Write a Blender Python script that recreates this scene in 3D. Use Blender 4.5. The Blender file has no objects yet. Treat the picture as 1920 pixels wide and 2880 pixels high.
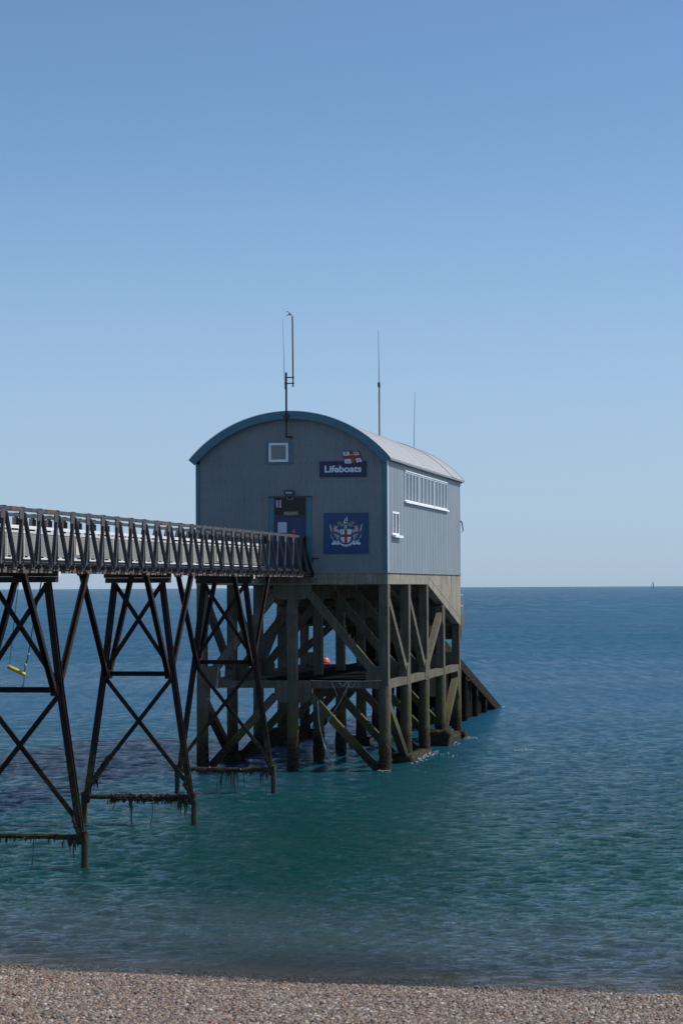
import bpy, math, random
import numpy as np
from mathutils import Vector, Matrix
R = math.radians
rnd = random.Random(7)
rng = np.random.default_rng(5)
sc = bpy.context.scene
COL = sc.collection

# ------------------------------------------------------------------ camera, sky, sun, exposure
cd = bpy.data.cameras.new('camera'); cam = bpy.data.objects.new('camera', cd); COL.objects.link(cam)
cd.sensor_fit = 'VERTICAL'; cd.sensor_height = 22.3; cd.sensor_width = 22.3; cd.lens = 50
cd.clip_start = 0.5; cd.clip_end = 80000
cam.matrix_world = Matrix.Translation((0, 0, 8.6)) @ Matrix.Rotation(R(90 + 1.88), 4, 'X') @ Matrix.Rotation(R(-.28), 4, 'Z')
cd.dof.use_dof = True; cd.dof.focus_distance = 108; cd.dof.aperture_fstop = 2.8
sc.camera = cam

SUN_EL, SUN_AZ = R(50), R(83)           # azimuth clockwise from +Y (the direction the camera looks)
w = bpy.data.worlds.new('World'); sc.world = w; w.use_nodes = True
nt = w.node_tree; bg = nt.nodes['Background']
sky = nt.nodes.new('ShaderNodeTexSky'); sky.sky_type = 'NISHITA'; sky.sun_disc = False
sky.sun_elevation = SUN_EL; sky.sun_rotation = SUN_AZ; sky.altitude = 0
sky.air_density = 0.7; sky.dust_density = 0.5; sky.ozone_density = 4.0
# clean sea air: slightly cooler white balance, and a pale blue haze layer that hugs the horizon all the way round
tint = nt.nodes.new('ShaderNodeMix'); tint.data_type = 'RGBA'; tint.blend_type = 'MULTIPLY'; tint.inputs[0].default_value = 1
tint.inputs[7].default_value = (.99, 1.09, 1.09, 1); nt.links.new(sky.outputs[0], tint.inputs[6])
tc = nt.nodes.new('ShaderNodeTexCoord'); sx = nt.nodes.new('ShaderNodeSeparateXYZ'); nt.links.new(tc.outputs['Generated'], sx.inputs[0])
mr = nt.nodes.new('ShaderNodeMapRange'); mr.interpolation_type = 'SMOOTHSTEP'; nt.links.new(sx.outputs[2], mr.inputs[0])
for q, v in ((1, -.02), (2, .22), (3, .75), (4, 0.0)): mr.inputs[q].default_value = v
hz = nt.nodes.new('ShaderNodeMix'); hz.data_type = 'RGBA'; hz.inputs[7].default_value = (3.15, 4.15, 5.70, 1)
nt.links.new(mr.outputs[0], hz.inputs[0]); nt.links.new(tint.outputs[2], hz.inputs[6])
nt.links.new(hz.outputs[2], bg.inputs[0]); bg.inputs[1].default_value = 0.12
sl = bpy.data.lights.new('sun', 'SUN'); so = bpy.data.objects.new('sun', sl); COL.objects.link(so)
sl.energy = 4.4; sl.angle = R(.5); sl.color = (1, .95, .88)
sd = Vector((math.sin(SUN_AZ) * math.cos(SUN_EL), math.cos(SUN_AZ) * math.cos(SUN_EL), math.sin(SUN_EL)))
so.rotation_euler = sd.to_track_quat('Z', 'Y').to_euler()
sc.view_settings.view_transform = 'Standard'; sc.view_settings.look = 'None'
sc.view_settings.gamma = 1; sc.view_settings.use_curve_mapping = False
sc.view_settings.exposure = 0.0

# ------------------------------------------------------------------ helpers
ROT = -math.atan2(.1925, .9813)
LW = Matrix.Translation((2.15, 107.6, 0)) @ Matrix.Rotation(ROT, 4, 'Z')    # station axes: x right along the front, y seaward

class MB:
    def __init__(s): s.v = []; s.f = []
    def add(s, vs, fs):
        n = len(s.v); s.v += [tuple(p) for p in vs]; s.f += [tuple(i + n for i in f) for f in fs]; return s
    def box(s, x0, x1, y0, y1, z0, z1):
        return s.add([(x, y, z) for z in (z0, z1) for y in (y0, y1) for x in (x0, x1)],
                     [(0, 2, 3, 1), (4, 5, 7, 6), (0, 1, 5, 4), (2, 6, 7, 3), (0, 4, 6, 2), (1, 3, 7, 5)])
    def frame(s, p, q, up):
        p, q = Vector(p), Vector(q); d = (q - p).normalized(); u = Vector(up)
        a = d.cross(u)
        if a.length < 1e-4: a = d.cross(Vector((1, 0, 0)))
        a.normalize(); b = a.cross(d).normalized(); return p, q, a, b
    def sweep(s, p, q, prof, up=(0, 1, 0)):
        p, q, a, b = s.frame(p, q, up); n = len(prof)
        vs = [e + a * x + b * y for e in (p, q) for x, y in prof]
        fs = [(i, (i + 1) % n, n + (i + 1) % n, n + i) for i in range(n)]
        fs += [tuple(range(n))[::-1], tuple(range(n, 2 * n))]
        return s.add(vs, fs)
    def bar(s, p, q, w, h, up=(0, 1, 0)):
        w /= 2; h /= 2; return s.sweep(p, q, [(-w, -h), (w, -h), (w, h), (-w, h)], up)
    def ibar(s, p, q, w, h, up=(0, 1, 0), t=.03):
        w /= 2; h /= 2; c = t / 2
        return s.sweep(p, q, [(-w, -h), (w, -h), (w, -h + t), (c, -h + t), (c, h - t), (w, h - t), (w, h), (-w, h), (-w, h - t), (-c, h - t), (-c, -h + t), (-w, -h + t)], up)
    def cham(s, p, q, w, h, c, up=(0, 1, 0)):
        w /= 2; h /= 2
        return s.sweep(p, q, [(-w + c, -h), (w - c, -h), (w, -h + c), (w, h - c), (w - c, h), (-w + c, h), (-w, h - c), (-w, -h + c)], up)
    def tube(s, pts, r, n=6):
        pts = [Vector(p) for p in pts]; rr = r if isinstance(r, (list, tuple)) else [r] * len(pts)
        ring = []
        for i, p in enumerate(pts):
            d = (pts[min(i + 1, len(pts) - 1)] - pts[max(i - 1, 0)]).normalized()
            a = d.cross(Vector((.3, .2, 1)) if abs(d.z) < .9 else Vector((1, .1, 0))).normalized(); b = a.cross(d)
            ring.append([p + (a * math.cos(2 * math.pi * k / n) + b * math.sin(2 * math.pi * k / n)) * rr[i] for k in range(n)])
        m = len(ring); vs = [q for g in ring for q in g]
        fs = [(i * n + k, i * n + (k + 1) % n, (i + 1) * n + (k + 1) % n, (i + 1) * n + k) for i in range(m - 1) for k in range(n)]
        fs += [tuple(range(n))[::-1], tuple(range((m - 1) * n, m * n))]
        return s.add(vs, fs)
    def prism(s, pts, y0, y1):              # outline in x,z extruded along y
        n = len(pts)
        vs = [(x, y, z) for y in (y0, y1) for x, z in pts]
        return s.add(vs, [tuple(range(n)), tuple(range(n, 2 * n))[::-1]] + [(i, n + i, n + (i + 1) % n, (i + 1) % n) for i in range(n)])
    def prismx(s, pts, x0, x1):             # outline in y,z extruded along x
        n = len(pts)
        vs = [(x, y, z) for x in (x0, x1) for y, z in pts]
        return s.add(vs, [tuple(range(n))[::-1], tuple(range(n, 2 * n))] + [(i, (i + 1) % n, n + (i + 1) % n, n + i) for i in range(n)])
    def blob(s, c, r, n=7, m=5, jit=.15):
        c = Vector(c); vs = []
        for i in range(m + 1):
            t = math.pi * i / m
            for k in range(n):
                a = 2 * math.pi * k / n; j = 1 + rnd.uniform(-jit, jit)
                vs.append((c.x + r[0] * j * math.sin(t) * math.cos(a), c.y + r[1] * j * math.sin(t) * math.sin(a), c.z + r[2] * j * math.cos(t)))
        return s.add(vs, [(i * n + k, (i + 1) * n + k, (i + 1) * n + (k + 1) % n, i * n + (k + 1) % n) for i in range(m) for k in range(n)])
    def mesh(s, name, fix=True):
        me = bpy.data.meshes.new(name); me.from_pydata(s.v, [], s.f); me.update()
        if fix:
            import bmesh
            bm = bmesh.new(); bm.from_mesh(me); bmesh.ops.recalc_face_normals(bm, faces=bm.faces); bm.to_mesh(me); bm.free()
        return me

def link(name, me, mat, parent=None, smooth=False, kind=None, label=None, loc=None):
    if mat is not None and not me.materials: me.materials.append(mat)
    if smooth and len(me.polygons): me.polygons.foreach_set('use_smooth', [True] * len(me.polygons))
    o = bpy.data.objects.new(name, me); COL.objects.link(o)
    if parent is not None: o.parent = parent
    if loc is not None: o.location = loc
    if kind: o['kind'] = kind
    if label: o['label'] = label
    return o

def part(name, mb, mat, parent, **k):
    """mesh given in station axes, parented so that it stays where it was given"""
    off = parent.get('_off')
    off = Vector(off) if off is not None else Vector((0, 0, 0))
    mb.v = [(a - off.x, b - off.y, c - off.z) for a, b, c in mb.v]
    o = link(name, mb.mesh(name, k.pop('fix', True)), mat, parent, **k)
    o['_off'] = tuple(off)
    return o

def thing(name, label, cat, loc=(0, 0, 0), group=None):
    o = bpy.data.objects.new(name, None); COL.objects.link(o); o.empty_display_size = .3
    o.matrix_world = LW @ Matrix.Translation(loc)
    o['label'] = label; o['category'] = cat; o['_off'] = tuple(float(c) for c in loc)
    if group: o['group'] = group
    return o

def solo(name, mb, mat, label, cat, loc=(0, 0, 0), group=None, smooth=False):
    mb.v = [(a - loc[0], b - loc[1], c - loc[2]) for a, b, c in mb.v]
    o = link(name, mb.mesh(name), mat, None, smooth)
    o.matrix_world = LW @ Matrix.Translation(loc)
    o['label'] = label; o['category'] = cat
    if group: o['group'] = group
    return o

# ------------------------------------------------------------------ materials
class N:
    def __init__(s, name):
        s.m = bpy.data.materials.new(name); s.m.use_nodes = True; s.t = s.m.node_tree; s.t.nodes.clear()
        s.out = s.t.nodes.new('ShaderNodeOutputMaterial')
    def n(s, typ, ins=None, **props):
        nd = s.t.nodes.new(typ)
        for k, v in props.items(): setattr(nd, k, v)
        for k, v in (ins or {}).items(): s.set(nd, k, v)
        return nd
    def set(s, nd, k, v):
        i = nd.inputs[k]
        if isinstance(v, bpy.types.NodeSocket): s.t.links.new(v, i)
        elif isinstance(v, bpy.types.Node): s.t.links.new(v.outputs[0], i)
        else: i.default_value = (*v, 1) if isinstance(v, tuple) and len(v) == 3 and i.type == 'RGBA' else v
    def math(s, op, a, b=0.0, clamp=False):
        nd = s.n('ShaderNodeMath', {0: a, 1: b}, operation=op); nd.use_clamp = clamp; return nd.outputs[0]
    def noise(s, vec, scale, detail=4, rough=.55, stretch=None):
        if stretch: vec = s.n('ShaderNodeMapping', {'Vector': vec, 'Scale': stretch}).outputs[0]
        return s.n('ShaderNodeTexNoise', {'Vector': vec, 'Scale': scale, 'Detail': detail, 'Roughness': rough}).outputs[0]
    def ramp(s, fac, a, b):
        return s.n('ShaderNodeMapRange', {'Value': fac, 'From Min': a, 'From Max': b}).outputs[0]
    def mix(s, f, a, b):
        nd = s.n('ShaderNodeMix', data_type='RGBA'); s.set(nd, 0, f); s.set(nd, 6, a); s.set(nd, 7, b); return nd.outputs[2]
    def bsdf(s, col, rough=.7, bump=None, bstr=.3, bdist=.02, **k):
        b = s.n('ShaderNodeBsdfPrincipled', {'Base Color': col, 'Roughness': rough})
        for kk, v in k.items(): s.set(b, kk, v)
        if bump is not None:
            s.set(b, 'Normal', s.n('ShaderNodeBump', {'Height': bump, 'Strength': bstr, 'Distance': bdist}).outputs[0])
        s.t.links.new(b.outputs[0], s.out.inputs[0]); return s.m
    def pos(s): return s.n('ShaderNodeNewGeometry').outputs['Position']
    def shore(s):
        q = s.n('ShaderNodeSeparateXYZ', {0: s.pos()}); X, Y = q.outputs[0], q.outputs[1]
        x2 = s.math('MULTIPLY', s.math('MINIMUM', s.math('MULTIPLY', X, X), 169.0), .0095)
        return s.math('SUBTRACT', s.math('SUBTRACT', s.math('ADD', Y, s.math('MULTIPLY', X, .26)), 49.85), x2)
    def z(s): return s.n('ShaderNodeSeparateXYZ', {0: s.pos()}).outputs[2]

def paint(name, col, rough=.5, var=.12, scale=1.5, streak=True, dirt=(.06, .05, .04), dirt_amt=.25, bump=.05, rows=None, spec=.5):
    m = N(name); p = m.pos()
    a = m.noise(p, scale, 5, .6)
    c = m.mix(m.ramp(a, .3, .7), tuple(v * (1 - var) for v in col), tuple(min(1, v * (1 + var)) for v in col))
    if rows is not None:                      # sheets of slightly different weathering
        ob = m.n('ShaderNodeTexCoord').outputs['Object']; q = m.n('ShaderNodeSeparateXYZ', {0: ob}).outputs[rows]
        fl_ = m.math('FLOOR', m.math('MULTIPLY', q, 1.087))
        wn = m.n('ShaderNodeTexWhiteNoise', {'W': fl_}, noise_dimensions='1D').outputs[0]
        c = m.mix(m.math('MULTIPLY', wn, .16), c, tuple(v * .55 for v in col))
        fine = m.noise(p, 7, 6, .7, (3, 3, .10))
        c = m.mix(m.math('MULTIPLY', m.ramp(fine, .56, .72), .30), c, tuple(min(1, v * 1.5) for v in col))
        top = m.noise(p, 1.1, 5, .7, (1.6, 1.6, .3))
        c = m.mix(m.math('MULTIPLY', m.ramp(top, .58, .74), .38), c, (.13, .105, .08))
    if dirt_amt:
        st = m.noise(p, 2.2, 6, .65, (2.5, 2.5, .22) if streak else (1, 1, 1))
        c = m.mix(m.math('MULTIPLY', m.ramp(st, .52, .78), dirt_amt), c, dirt)
    return m.bsdf(c, rough, m.noise(p, 9, 3), bump, .01, **{'Specular IOR Level': spec})

M = {}
M['clad'] = paint('grey_cladding', (.205, .242, .262), .45, .07, .8, True, (.12, .11, .10), .45, rows=0)
M['clad_side'] = paint('grey_side_cladding', (.205, .245, .27), .48, .07, .5, True, (.14, .13, .12), .40, rows=1)
M['teal'] = paint('teal_trim', (.050, .165, .215), .4, .1, 1, True, (.05, .06, .06), .25)
M['white'] = paint('white_frame', (.78, .8, .82), .4, .03, 2, True, (.4, .38, .34), .12)
M['roof'] = paint('pale_roof_sheet', (.33, .335, .345), .6, .04, .4, False, (.24, .24, .24), .3)
M['roofedge'] = paint('sun_gleam_edge', (.72, .76, .8), .35, .03)  # near-white holds the sun's gleam on the trim edges
M['black'] = paint('black_fitting', (.02, .02, .022), .5)
M['dark'] = paint('dark_interior', (.03, .03, .03), .8)
M['door'] = paint('blue_door', (.006, .042, .145), .4, .08, 1)
M['navy'] = paint('navy_board', (.008, .017, .075), .4, .04, 1, True, (.05, .05, .06), .1)
M['royal'] = paint('blue_board', (.005, .055, .155), .4, .05, 1, True, (.05, .05, .06), .1)
M['letter'] = paint('white_lettering', (.68, .74, .82), .4, .02, 2, True, (.4, .4, .4), .05)
M['red'] = paint('signal_red', (.34, .02, .03), .45, .05)
M['gold'] = paint('gold_yellow', (.55, .27, .02), .45, .05)
M['silver'] = paint('pale_silver_grey', (.42, .44, .48), .45, .1, 8, False)
M['olive'] = paint('olive_grey', (.22, .23, .17), .5, .15, 8, False)
M['bright'] = paint('white_handrail', (.80, .80, .80), .4, .03, 2, True, (.5, .45, .4), .1)
M['cream'] = paint('cream_rail', (.62, .60, .55), .5, .08, 2, True, (.25, .15, .1), .3)
M['paper'] = paint('paper_notice', (.55, .60, .68), .6, .03)
M['orange'] = paint('orange_red_float', (.62, .09, .05), .45, .08, 3, True, (.1, .06, .05), .3)
M['yellow'] = paint('yellow_float', (.72, .58, .04), .35, .1, 4)
M['rope'] = paint('pale_rope', (.34, .36, .36), .8, .2, 8, False)
M['darkrope'] = paint('dark_rope', (.04, .05, .06), .8, .2, 8, False)
M['aerial'] = paint('grey_aerial', (.10, .10, .12), .4)
M['sail'] = paint('haze_white_sail', (.9, .93, .96), .8)  # sailcloth whitened in place of distance haze and to offset its shaded side
M['hull'] = paint('pale_hull', (.25, .28, .32), .6)

def glass(name, col, rough=.06, ior=1.9):
    m = N(name); p = m.pos()
    return m.bsdf(col, rough, m.noise(p, .9, 2), .04, .05, **{'IOR': ior})
M['glass'] = glass('dark_glass', (.05, .055, .07))
M['glass_front'] = glass('front_glass', (.045, .06, .085), .2)
M['glass_door'] = glass('transom_glass', (.022, .018, .015), .15, 1.3)

def concrete(name='weathered_shaded_concrete', g=1.0, streak=.75):
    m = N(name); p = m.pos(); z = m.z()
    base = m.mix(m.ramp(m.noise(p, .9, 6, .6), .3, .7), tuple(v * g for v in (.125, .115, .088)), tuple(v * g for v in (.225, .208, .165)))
    st = m.noise(p, 2.4, 6, .7, (3, 3, .16))
    base = m.mix(m.math('MULTIPLY', m.ramp(st, .44, .66), streak), base, (.055, .048, .036))
    ru = m.noise(p, 1.3, 4, .6, (1.6, 1.6, .35))
    base = m.mix(m.math('MULTIPLY', m.ramp(ru, .62, .72), .85), base, (.085, .032, .018))
    ln = m.noise(p, 14, 2, .5, (.02, .02, 1))
    base = m.mix(m.math('MULTIPLY', m.ramp(ln, .6, .66), .25), base, (.13, .12, .10))
    n = m.noise(p, .8, 5, .7)
    h = m.math('ADD', z, m.math('MULTIPLY', m.math('SUBTRACT', n, .5), 2.6))
    brown = m.mix(m.ramp(m.noise(p, 5, 4), .4, .65), (.055, .042, .026), (.025, .021, .015))
    base = m.mix(m.ramp(h, 3.9, 2.4), base, m.mix(.35, (.10, .085, .055), brown))
    gr = m.math('MULTIPLY', m.ramp(m.noise(p, 1.6, 4, .6), .46, .60), m.math('MULTIPLY', m.ramp(h, 3.3, 2.4), m.ramp(h, .6, 1.4)))
    base = m.mix(gr, base, (.075, .085, .022))
    base = m.mix(m.ramp(h, 2.0, .9), base, m.mix(m.ramp(m.noise(p, 9, 3), .4, .6), (.014, .012, .008), (.045, .038, .022)))
    bh = m.math('ADD', m.noise(p, 5, 6, .7), m.math('MULTIPLY', m.ramp(h, 2.4, 1.0), m.noise(p, 16, 3, .8)))
    return m.bsdf(base, .85, bh, .6, .05, **{'Specular IOR Level': .2})
M['conc'] = concrete(g=.68)  # weathered, and darkened overall to hold the shade under the floor
M['fascia'] = concrete('pale_sunlit_concrete', 1.5, .45)  # cleaner ring-beam concrete, brightened as the sunlit copy
M['slip'] = paint('algae_covered_concrete', (.016, .014, .010), .9, .4, 1.2, True, (.05, .06, .015), .6, .3, spec=.1)
M['slipdark'] = paint('wet_shade_black', (.008, .007, .006), .9, .4, 1.2, True, (.02, .02, .01), .5, .3, spec=.05)  # wet slipway concrete; near-black also paints shade on panels and deck boards

def steel(name, a, b, wet=True):
    m = N(name); p = m.pos(); z = m.z()
    base = m.mix(m.ramp(m.noise(p, 2.0, 5, .65), .35, .7), a, b)
    base = m.mix(m.math('MULTIPLY', m.ramp(m.noise(p, 6, 4, .7), .58, .72), .7), base, (.055, .024, .018))
    if wet:
        n = m.noise(p, 1.1, 5, .7); h = m.math('ADD', z, m.math('MULTIPLY', m.math('SUBTRACT', n, .5), 2.2))
        base = m.mix(m.ramp(h, 3.0, 1.8), base, m.mix(m.ramp(m.noise(p, 8, 3), .4, .62), (.015, .013, .009), (.05, .042, .024)))
        g = m.math('MULTIPLY', m.ramp(m.noise(p, 2.2, 4, .6), .5, .64), m.math('MULTIPLY', m.ramp(h, 3.6, 2.6), m.ramp(h, .7, 1.3)))
        base = m.mix(g, base, (.055, .065, .02))
        base = m.mix(m.ramp(h, .9, .35), base, (.032, .027, .017))
    return m.bsdf(base, .65, m.noise(p, 10, 5, .7), .5, .02, **{'Specular IOR Level': .25})
M['steel'] = steel('dark_rusty_steel', (.008, .005, .006), (.022, .011, .010))
M['truss'] = steel('grey_truss_steel', (.050, .052, .058), (.090, .092, .098), False)
M['rust'] = steel('rusty_plate', (.085, .050, .042), (.15, .11, .09), False)
M['block'] = steel('grey_bearer', (.12, .105, .09), (.22, .20, .18), False)
M['timber'] = steel('dark_timber', (.018, .017, .012), (.04, .036, .024), False)
M['weed'] = paint('brown_seaweed', (.030, .022, .012), .5, .4, 6, False, (.06, .05, .015), .5)

def meshpanel():
    m = N('perforated_panel'); p = m.n('ShaderNodeTexCoord').outputs['Object']
    s = m.n('ShaderNodeSeparateXYZ', {0: p})
    v = m.n('ShaderNodeCombineXYZ', {0: s.outputs[1], 1: s.outputs[2], 2: 0.0})
    br = m.n('ShaderNodeTexBrick', {'Vector': v, 'Color1': (1, 1, 1), 'Color2': (.9, .9, .9), 'Mortar': (0, 0, 0), 'Scale': 1.0, 'Mortar Size': .014, 'Mortar Smooth': .3, 'Brick Width': .13, 'Row Height': .055})
    col = m.mix(m.ramp(m.noise(m.pos(), 1.3, 4), .35, .7), (.23, .255, .26), (.37, .38, .345))
    col = m.mix(m.math('MULTIPLY', m.ramp(m.noise(m.pos(), 3, 4, .6, (1, 1, .4)), .6, .75), .5), col, (.25, .24, .12))
    col = m.mix(br.outputs[0], (.20, .19, .17), col)
    return m.bsdf(col, .5)
M['panel'] = meshpanel()

# water: turbid body, clearer near the shore; waves are geometry with fine relief on top
def shoreY(x): x = np.asarray(x); return 49.85 - .26 * x + .0095 * np.minimum(x * x, 169)
def water():
    m = N('sea_water'); p = m.pos(); s = m.n('ShaderNodeSeparateXYZ', {0: p}); X, Y = s.outputs[0], s.outputs[1]
    d = m.shore()
    dn = m.math('ADD', d, m.math('MULTIPLY', m.math('SUBTRACT', m.noise(p, .25, 3), .5), 3.0))
    opac = m.n('ShaderNodeMapRange', {'Value': dn, 'From Min': -1.0, 'From Max': 8.0, 'To Min': .03, 'To Max': 1.0}); opac.interpolation_type = 'SMOOTHSTEP'
    n1 = m.noise(p, .05, 4, .55, (1, .35, 1))
    green = m.mix(m.ramp(n1, .35, .65), (.004, .036, .031), (.006, .052, .045))
    brown = (.056, .082, .088)
    c = m.mix(m.ramp(dn, 3, 16), brown, green)
    blue = m.mix(m.ramp(m.noise(p, .012, 4, .6, (1, .3, 1)), .35, .65), (.006, .064, .128), (.008, .082, .155))
    c = m.mix(m.ramp(Y, 80, 165), c, blue)
    # weed beds showing through the water left of the trestles
    dx = m.math('MULTIPLY', m.math('ADD', X, 15), .075); dy = m.math('MULTIPLY', m.math('SUBTRACT', Y, 111), .07)
    rr = m.math('SQRT', m.math('ADD', m.math('MULTIPLY', dx, dx), m.math('MULTIPLY', dy, dy)))
    wb = m.math('ADD', rr, m.math('MULTIPLY', m.math('SUBTRACT', m.noise(p, .22, 4, .6, (1, .5, 1)), .5), 1.3))
    c = m.mix(m.math('MULTIPLY', m.ramp(wb, 1.45, .35), .4), c, (.004, .016, .040))
    h = m.math('ADD', m.math('MULTIPLY', m.noise(p, 6.5, 4, .7, (.5, 1, 1)), .95), m.math('MULTIPLY', m.noise(p, 1.1, 3, .6, (.6, 1, 1)), 1.2))
    h = m.math('ADD', h, m.math('MULTIPLY', m.noise(p, .22, 3, .6, (.5, 1, 1)), 1.6))
    bm_ = m.n('ShaderNodeBump', {'Height': h, 'Strength': 1.0, 'Distance': .12}).outputs[0]
    fr = m.n('ShaderNodeFresnel', {'IOR': 1.33, 'Normal': bm_}).outputs[0]
    gust_refl = m.n('ShaderNodeMapRange', {'Value': m.noise(p, .03, 6, .65, (.22, 1, 1)), 'From Min': .32, 'From Max': .68, 'To Min': .66, 'To Max': 1.04}).outputs[0]
    far = m.ramp(Y, 110, 260)
    g2 = m.noise(p, 1.0, 4, .7, (.75, .11, 1)); g3 = m.noise(p, 1.0, 4, .75, (.16, .012, 1)); g4 = m.noise(p, 1.0, 3, .7, (1.2, .42, 1))
    g = m.mix(m.ramp(Y, 350, 1000), m.mix(far, g4, g2), g3)
    gust_refl = m.math('MULTIPLY', gust_refl, m.n('ShaderNodeMapRange', {'Value': g, 'From Min': .3, 'From Max': .7, 'To Min': .38, 'To Max': 1.65}).outputs[0])  # streak noise in the reflection share imitates sky glints off wave groups
    gust_refl = m.math('MULTIPLY', gust_refl, m.n('ShaderNodeMapRange', {'Value': Y, 'From Min': 95.0, 'From Max': 320.0, 'To Min': 1.0, 'To Max': .40}).outputs[0])  # sky reflection also weakened with distance
    fac = m.math('MINIMUM', m.math('MULTIPLY', fr, gust_refl), .72)
    dif = m.n('ShaderNodeBsdfDiffuse', {'Color': c, 'Normal': bm_})
    tr = m.n('ShaderNodeBsdfTransparent', {'Color': (.80, .80, .74)})
    body = m.n('ShaderNodeMixShader', {0: opac.outputs[0], 1: tr.outputs[0], 2: dif.outputs[0]})
    gl = m.n('ShaderNodeBsdfGlossy', {'Color': (1, 1, 1), 'Roughness': .05, 'Normal': bm_})
    mx = m.n('ShaderNodeMixShader', {0: fac, 1: body.outputs[0], 2: gl.outputs[0]})
    m.t.links.new(mx.outputs[0], m.out.inputs[0]); return m.m
M['water'] = water()

def beach_mat():
    m = N('shingle_ground'); p = m.pos(); s = m.n('ShaderNodeSeparateXYZ', {0: p})
    vo = m.n('ShaderNodeTexVoronoi', {'Vector': p, 'Scale': 16.0})
    sp = m.n('ShaderNodeSeparateColor', {0: vo.outputs['Color']})
    c = m.mix(sp.outputs[0], (.20, .14, .10), (.42, .34, .28))
    c = m.mix(m.math('GREATER_THAN', sp.outputs[1], .75), c, (.10, .10, .11))
    d = m.shore()
    c = m.mix(m.math('MULTIPLY', m.ramp(d, -.8, .1), .55), c, (.07, .05, .035))
    return m.bsdf(c, .8, m.math('SUBTRACT', 1.0, vo.outputs['Distance']), .8, .04)
M['beach'] = beach_mat()
def pebble_mat():
    m = N('pebble_stone'); r = m.n('ShaderNodeObjectInfo').outputs['Random']
    cr = m.n('ShaderNodeValToRGB', {0: r}); e = cr.color_ramp; e.interpolation = 'CONSTANT'
    cols = [(0, (.185, .130, .088)), (.16, (.245, .185, .135)), (.32, (.14, .085, .055)), (.44, (.29, .24, .19)), (.57, (.20, .115, .065)), (.66, (.075, .07, .07)),
            (.76, (.17, .155, .15)), (.85, (.36, .31, .26)), (.92, (.15, .065, .04)), (.965, (.52, .48, .44))]
    while len(e.elements) < len(cols): e.elements.new(.5)
    for el, (q, c) in zip(e.elements, cols): el.position = q; el.color = (*c, 1)
    p = m.pos(); s = m.n('ShaderNodeSeparateXYZ', {0: p})
    c = m.mix(m.ramp(m.noise(p, 30, 3), .3, .7), cr.outputs[0], m.mix(.35, cr.outputs[0], (.12, .09, .07)))
    d = m.shore()
    dn = m.math('ADD', d, m.math('MULTIPLY', m.math('SUBTRACT', m.noise(p, .6, 3), .5), 1.2))
    c = m.mix(m.math('MULTIPLY', m.ramp(dn, -.5, .2), .5), c, (.07, .05, .035))
    return m.bsdf(c, .6)
M['pebble'] = pebble_mat()

# ------------------------------------------------------------------ sea
def build_sea():
    rows = [43.0]
    while rows[-1] < 42000:
        y = rows[-1]; rows.append(y + .075 * (y / 50) ** 1.45 if y < 200 else y * 1.006)
    rows = np.array(rows)
    inner = np.linspace(-R(19), R(19), 620)
    outer = np.linspace(R(19), R(80), 26)[1:]
    ang = np.concatenate([-outer[::-1], inner, outer])
    Yg, Ag = np.meshgrid(rows, ang, indexing='ij'); Xg = Yg * np.tan(Ag)
    Z = np.zeros_like(Xg)
    cell = np.maximum(.075 * (Yg / 50) ** 1.45, Yg * (R(38) / 620)) * 1.0
    r2 = np.random.default_rng(11)
    for i in range(90):
        lam = .26 * (10 ** (r2.random() ** 1.35 * .80)); th = R(80) + r2.normal() * .50       # crests nearly parallel to the beach
        k = 2 * math.pi / lam; a = .0062 * lam ** .80 * (.6 + .8 * r2.random())
        ph = r2.random() * 6.28
        fade = np.clip(lam / cell / 2.6 - 1, 0, 1)
        arg = k * (np.cos(th) * Xg + np.sin(th) * Yg) + ph
        Z += a * fade * np.sin(arg + .35 * np.sin(arg))
    wide = np.abs(Ag) > R(19.1); Z[wide] = 0
    d = Yg - shoreY(Xg); Z *= np.clip(d / 7, .22, 1)
    v = np.stack([Xg, Yg, Z], -1).reshape(-1, 3)
    nr, nc = Xg.shape
    i = np.arange((nr - 1) * nc).reshape(nr - 1, nc)[:, :-1].reshape(-1)
    f = np.stack([i, i + 1, i + nc + 1, i + nc], -1)
    me = bpy.data.meshes.new('sea'); me.vertices.add(len(v)); me.vertices.foreach_set('co', v.astype(np.float32).ravel())
    me.loops.add(f.size); me.loops.foreach_set('vertex_index', f.astype(np.int32).ravel())
    me.polygons.add(len(f)); me.polygons.foreach_set('loop_start', np.arange(0, f.size, 4, dtype=np.int32))
    me.polygons.foreach_set('use_smooth', np.ones(len(f), dtype=bool)); me.update(calc_edges=True)
    o = link('sea', me, M['water'], kind='structure')
build_sea()

def beach_z(X, Y):
    d = shoreY(X) - Y
    z = np.where(d > 0, .128 * d, .09 * d)
    z = np.maximum(z, -3.5)
    return z + .02 * np.sin(X * 1.3 + Y * .4) * np.clip(d + .5, 0, 1) + .015 * np.sin(Y * 2.1 - X * .5)
def build_beach():
    xs = np.concatenate([np.linspace(-400, -22, 20), np.linspace(-20, 20, 80), np.linspace(22, 400, 20)])
    ys = np.concatenate([np.linspace(-60, 28, 20), np.linspace(29, 60, 100), np.linspace(62, 140, 10)])
    X, Y = np.meshgrid(xs, ys); Z = beach_z(X, Y)
    Z = np.where(Z > 6.6, 6.6 + (Z - 6.6) * .1, Z)
    nr, nc = X.shape; mb = MB(); mb.v = np.stack([X, Y, Z], -1).reshape(-1, 3).tolist()
    mb.f = [(r * nc + c, r * nc + c + 1, (r + 1) * nc + c + 1, (r + 1) * nc + c) for r in range(nr - 1) for c in range(nc - 1)]
    link('beach', mb.mesh('beach', False), M['beach'], smooth=True, kind='structure')
    xf = [-400, -60, 0, 60, 400]
    b = MB(); nx = np.concatenate([np.linspace(-4000, 4000, 9)]); ny = np.array([139, 600, 3000, 42000.])
build_beach()

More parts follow.
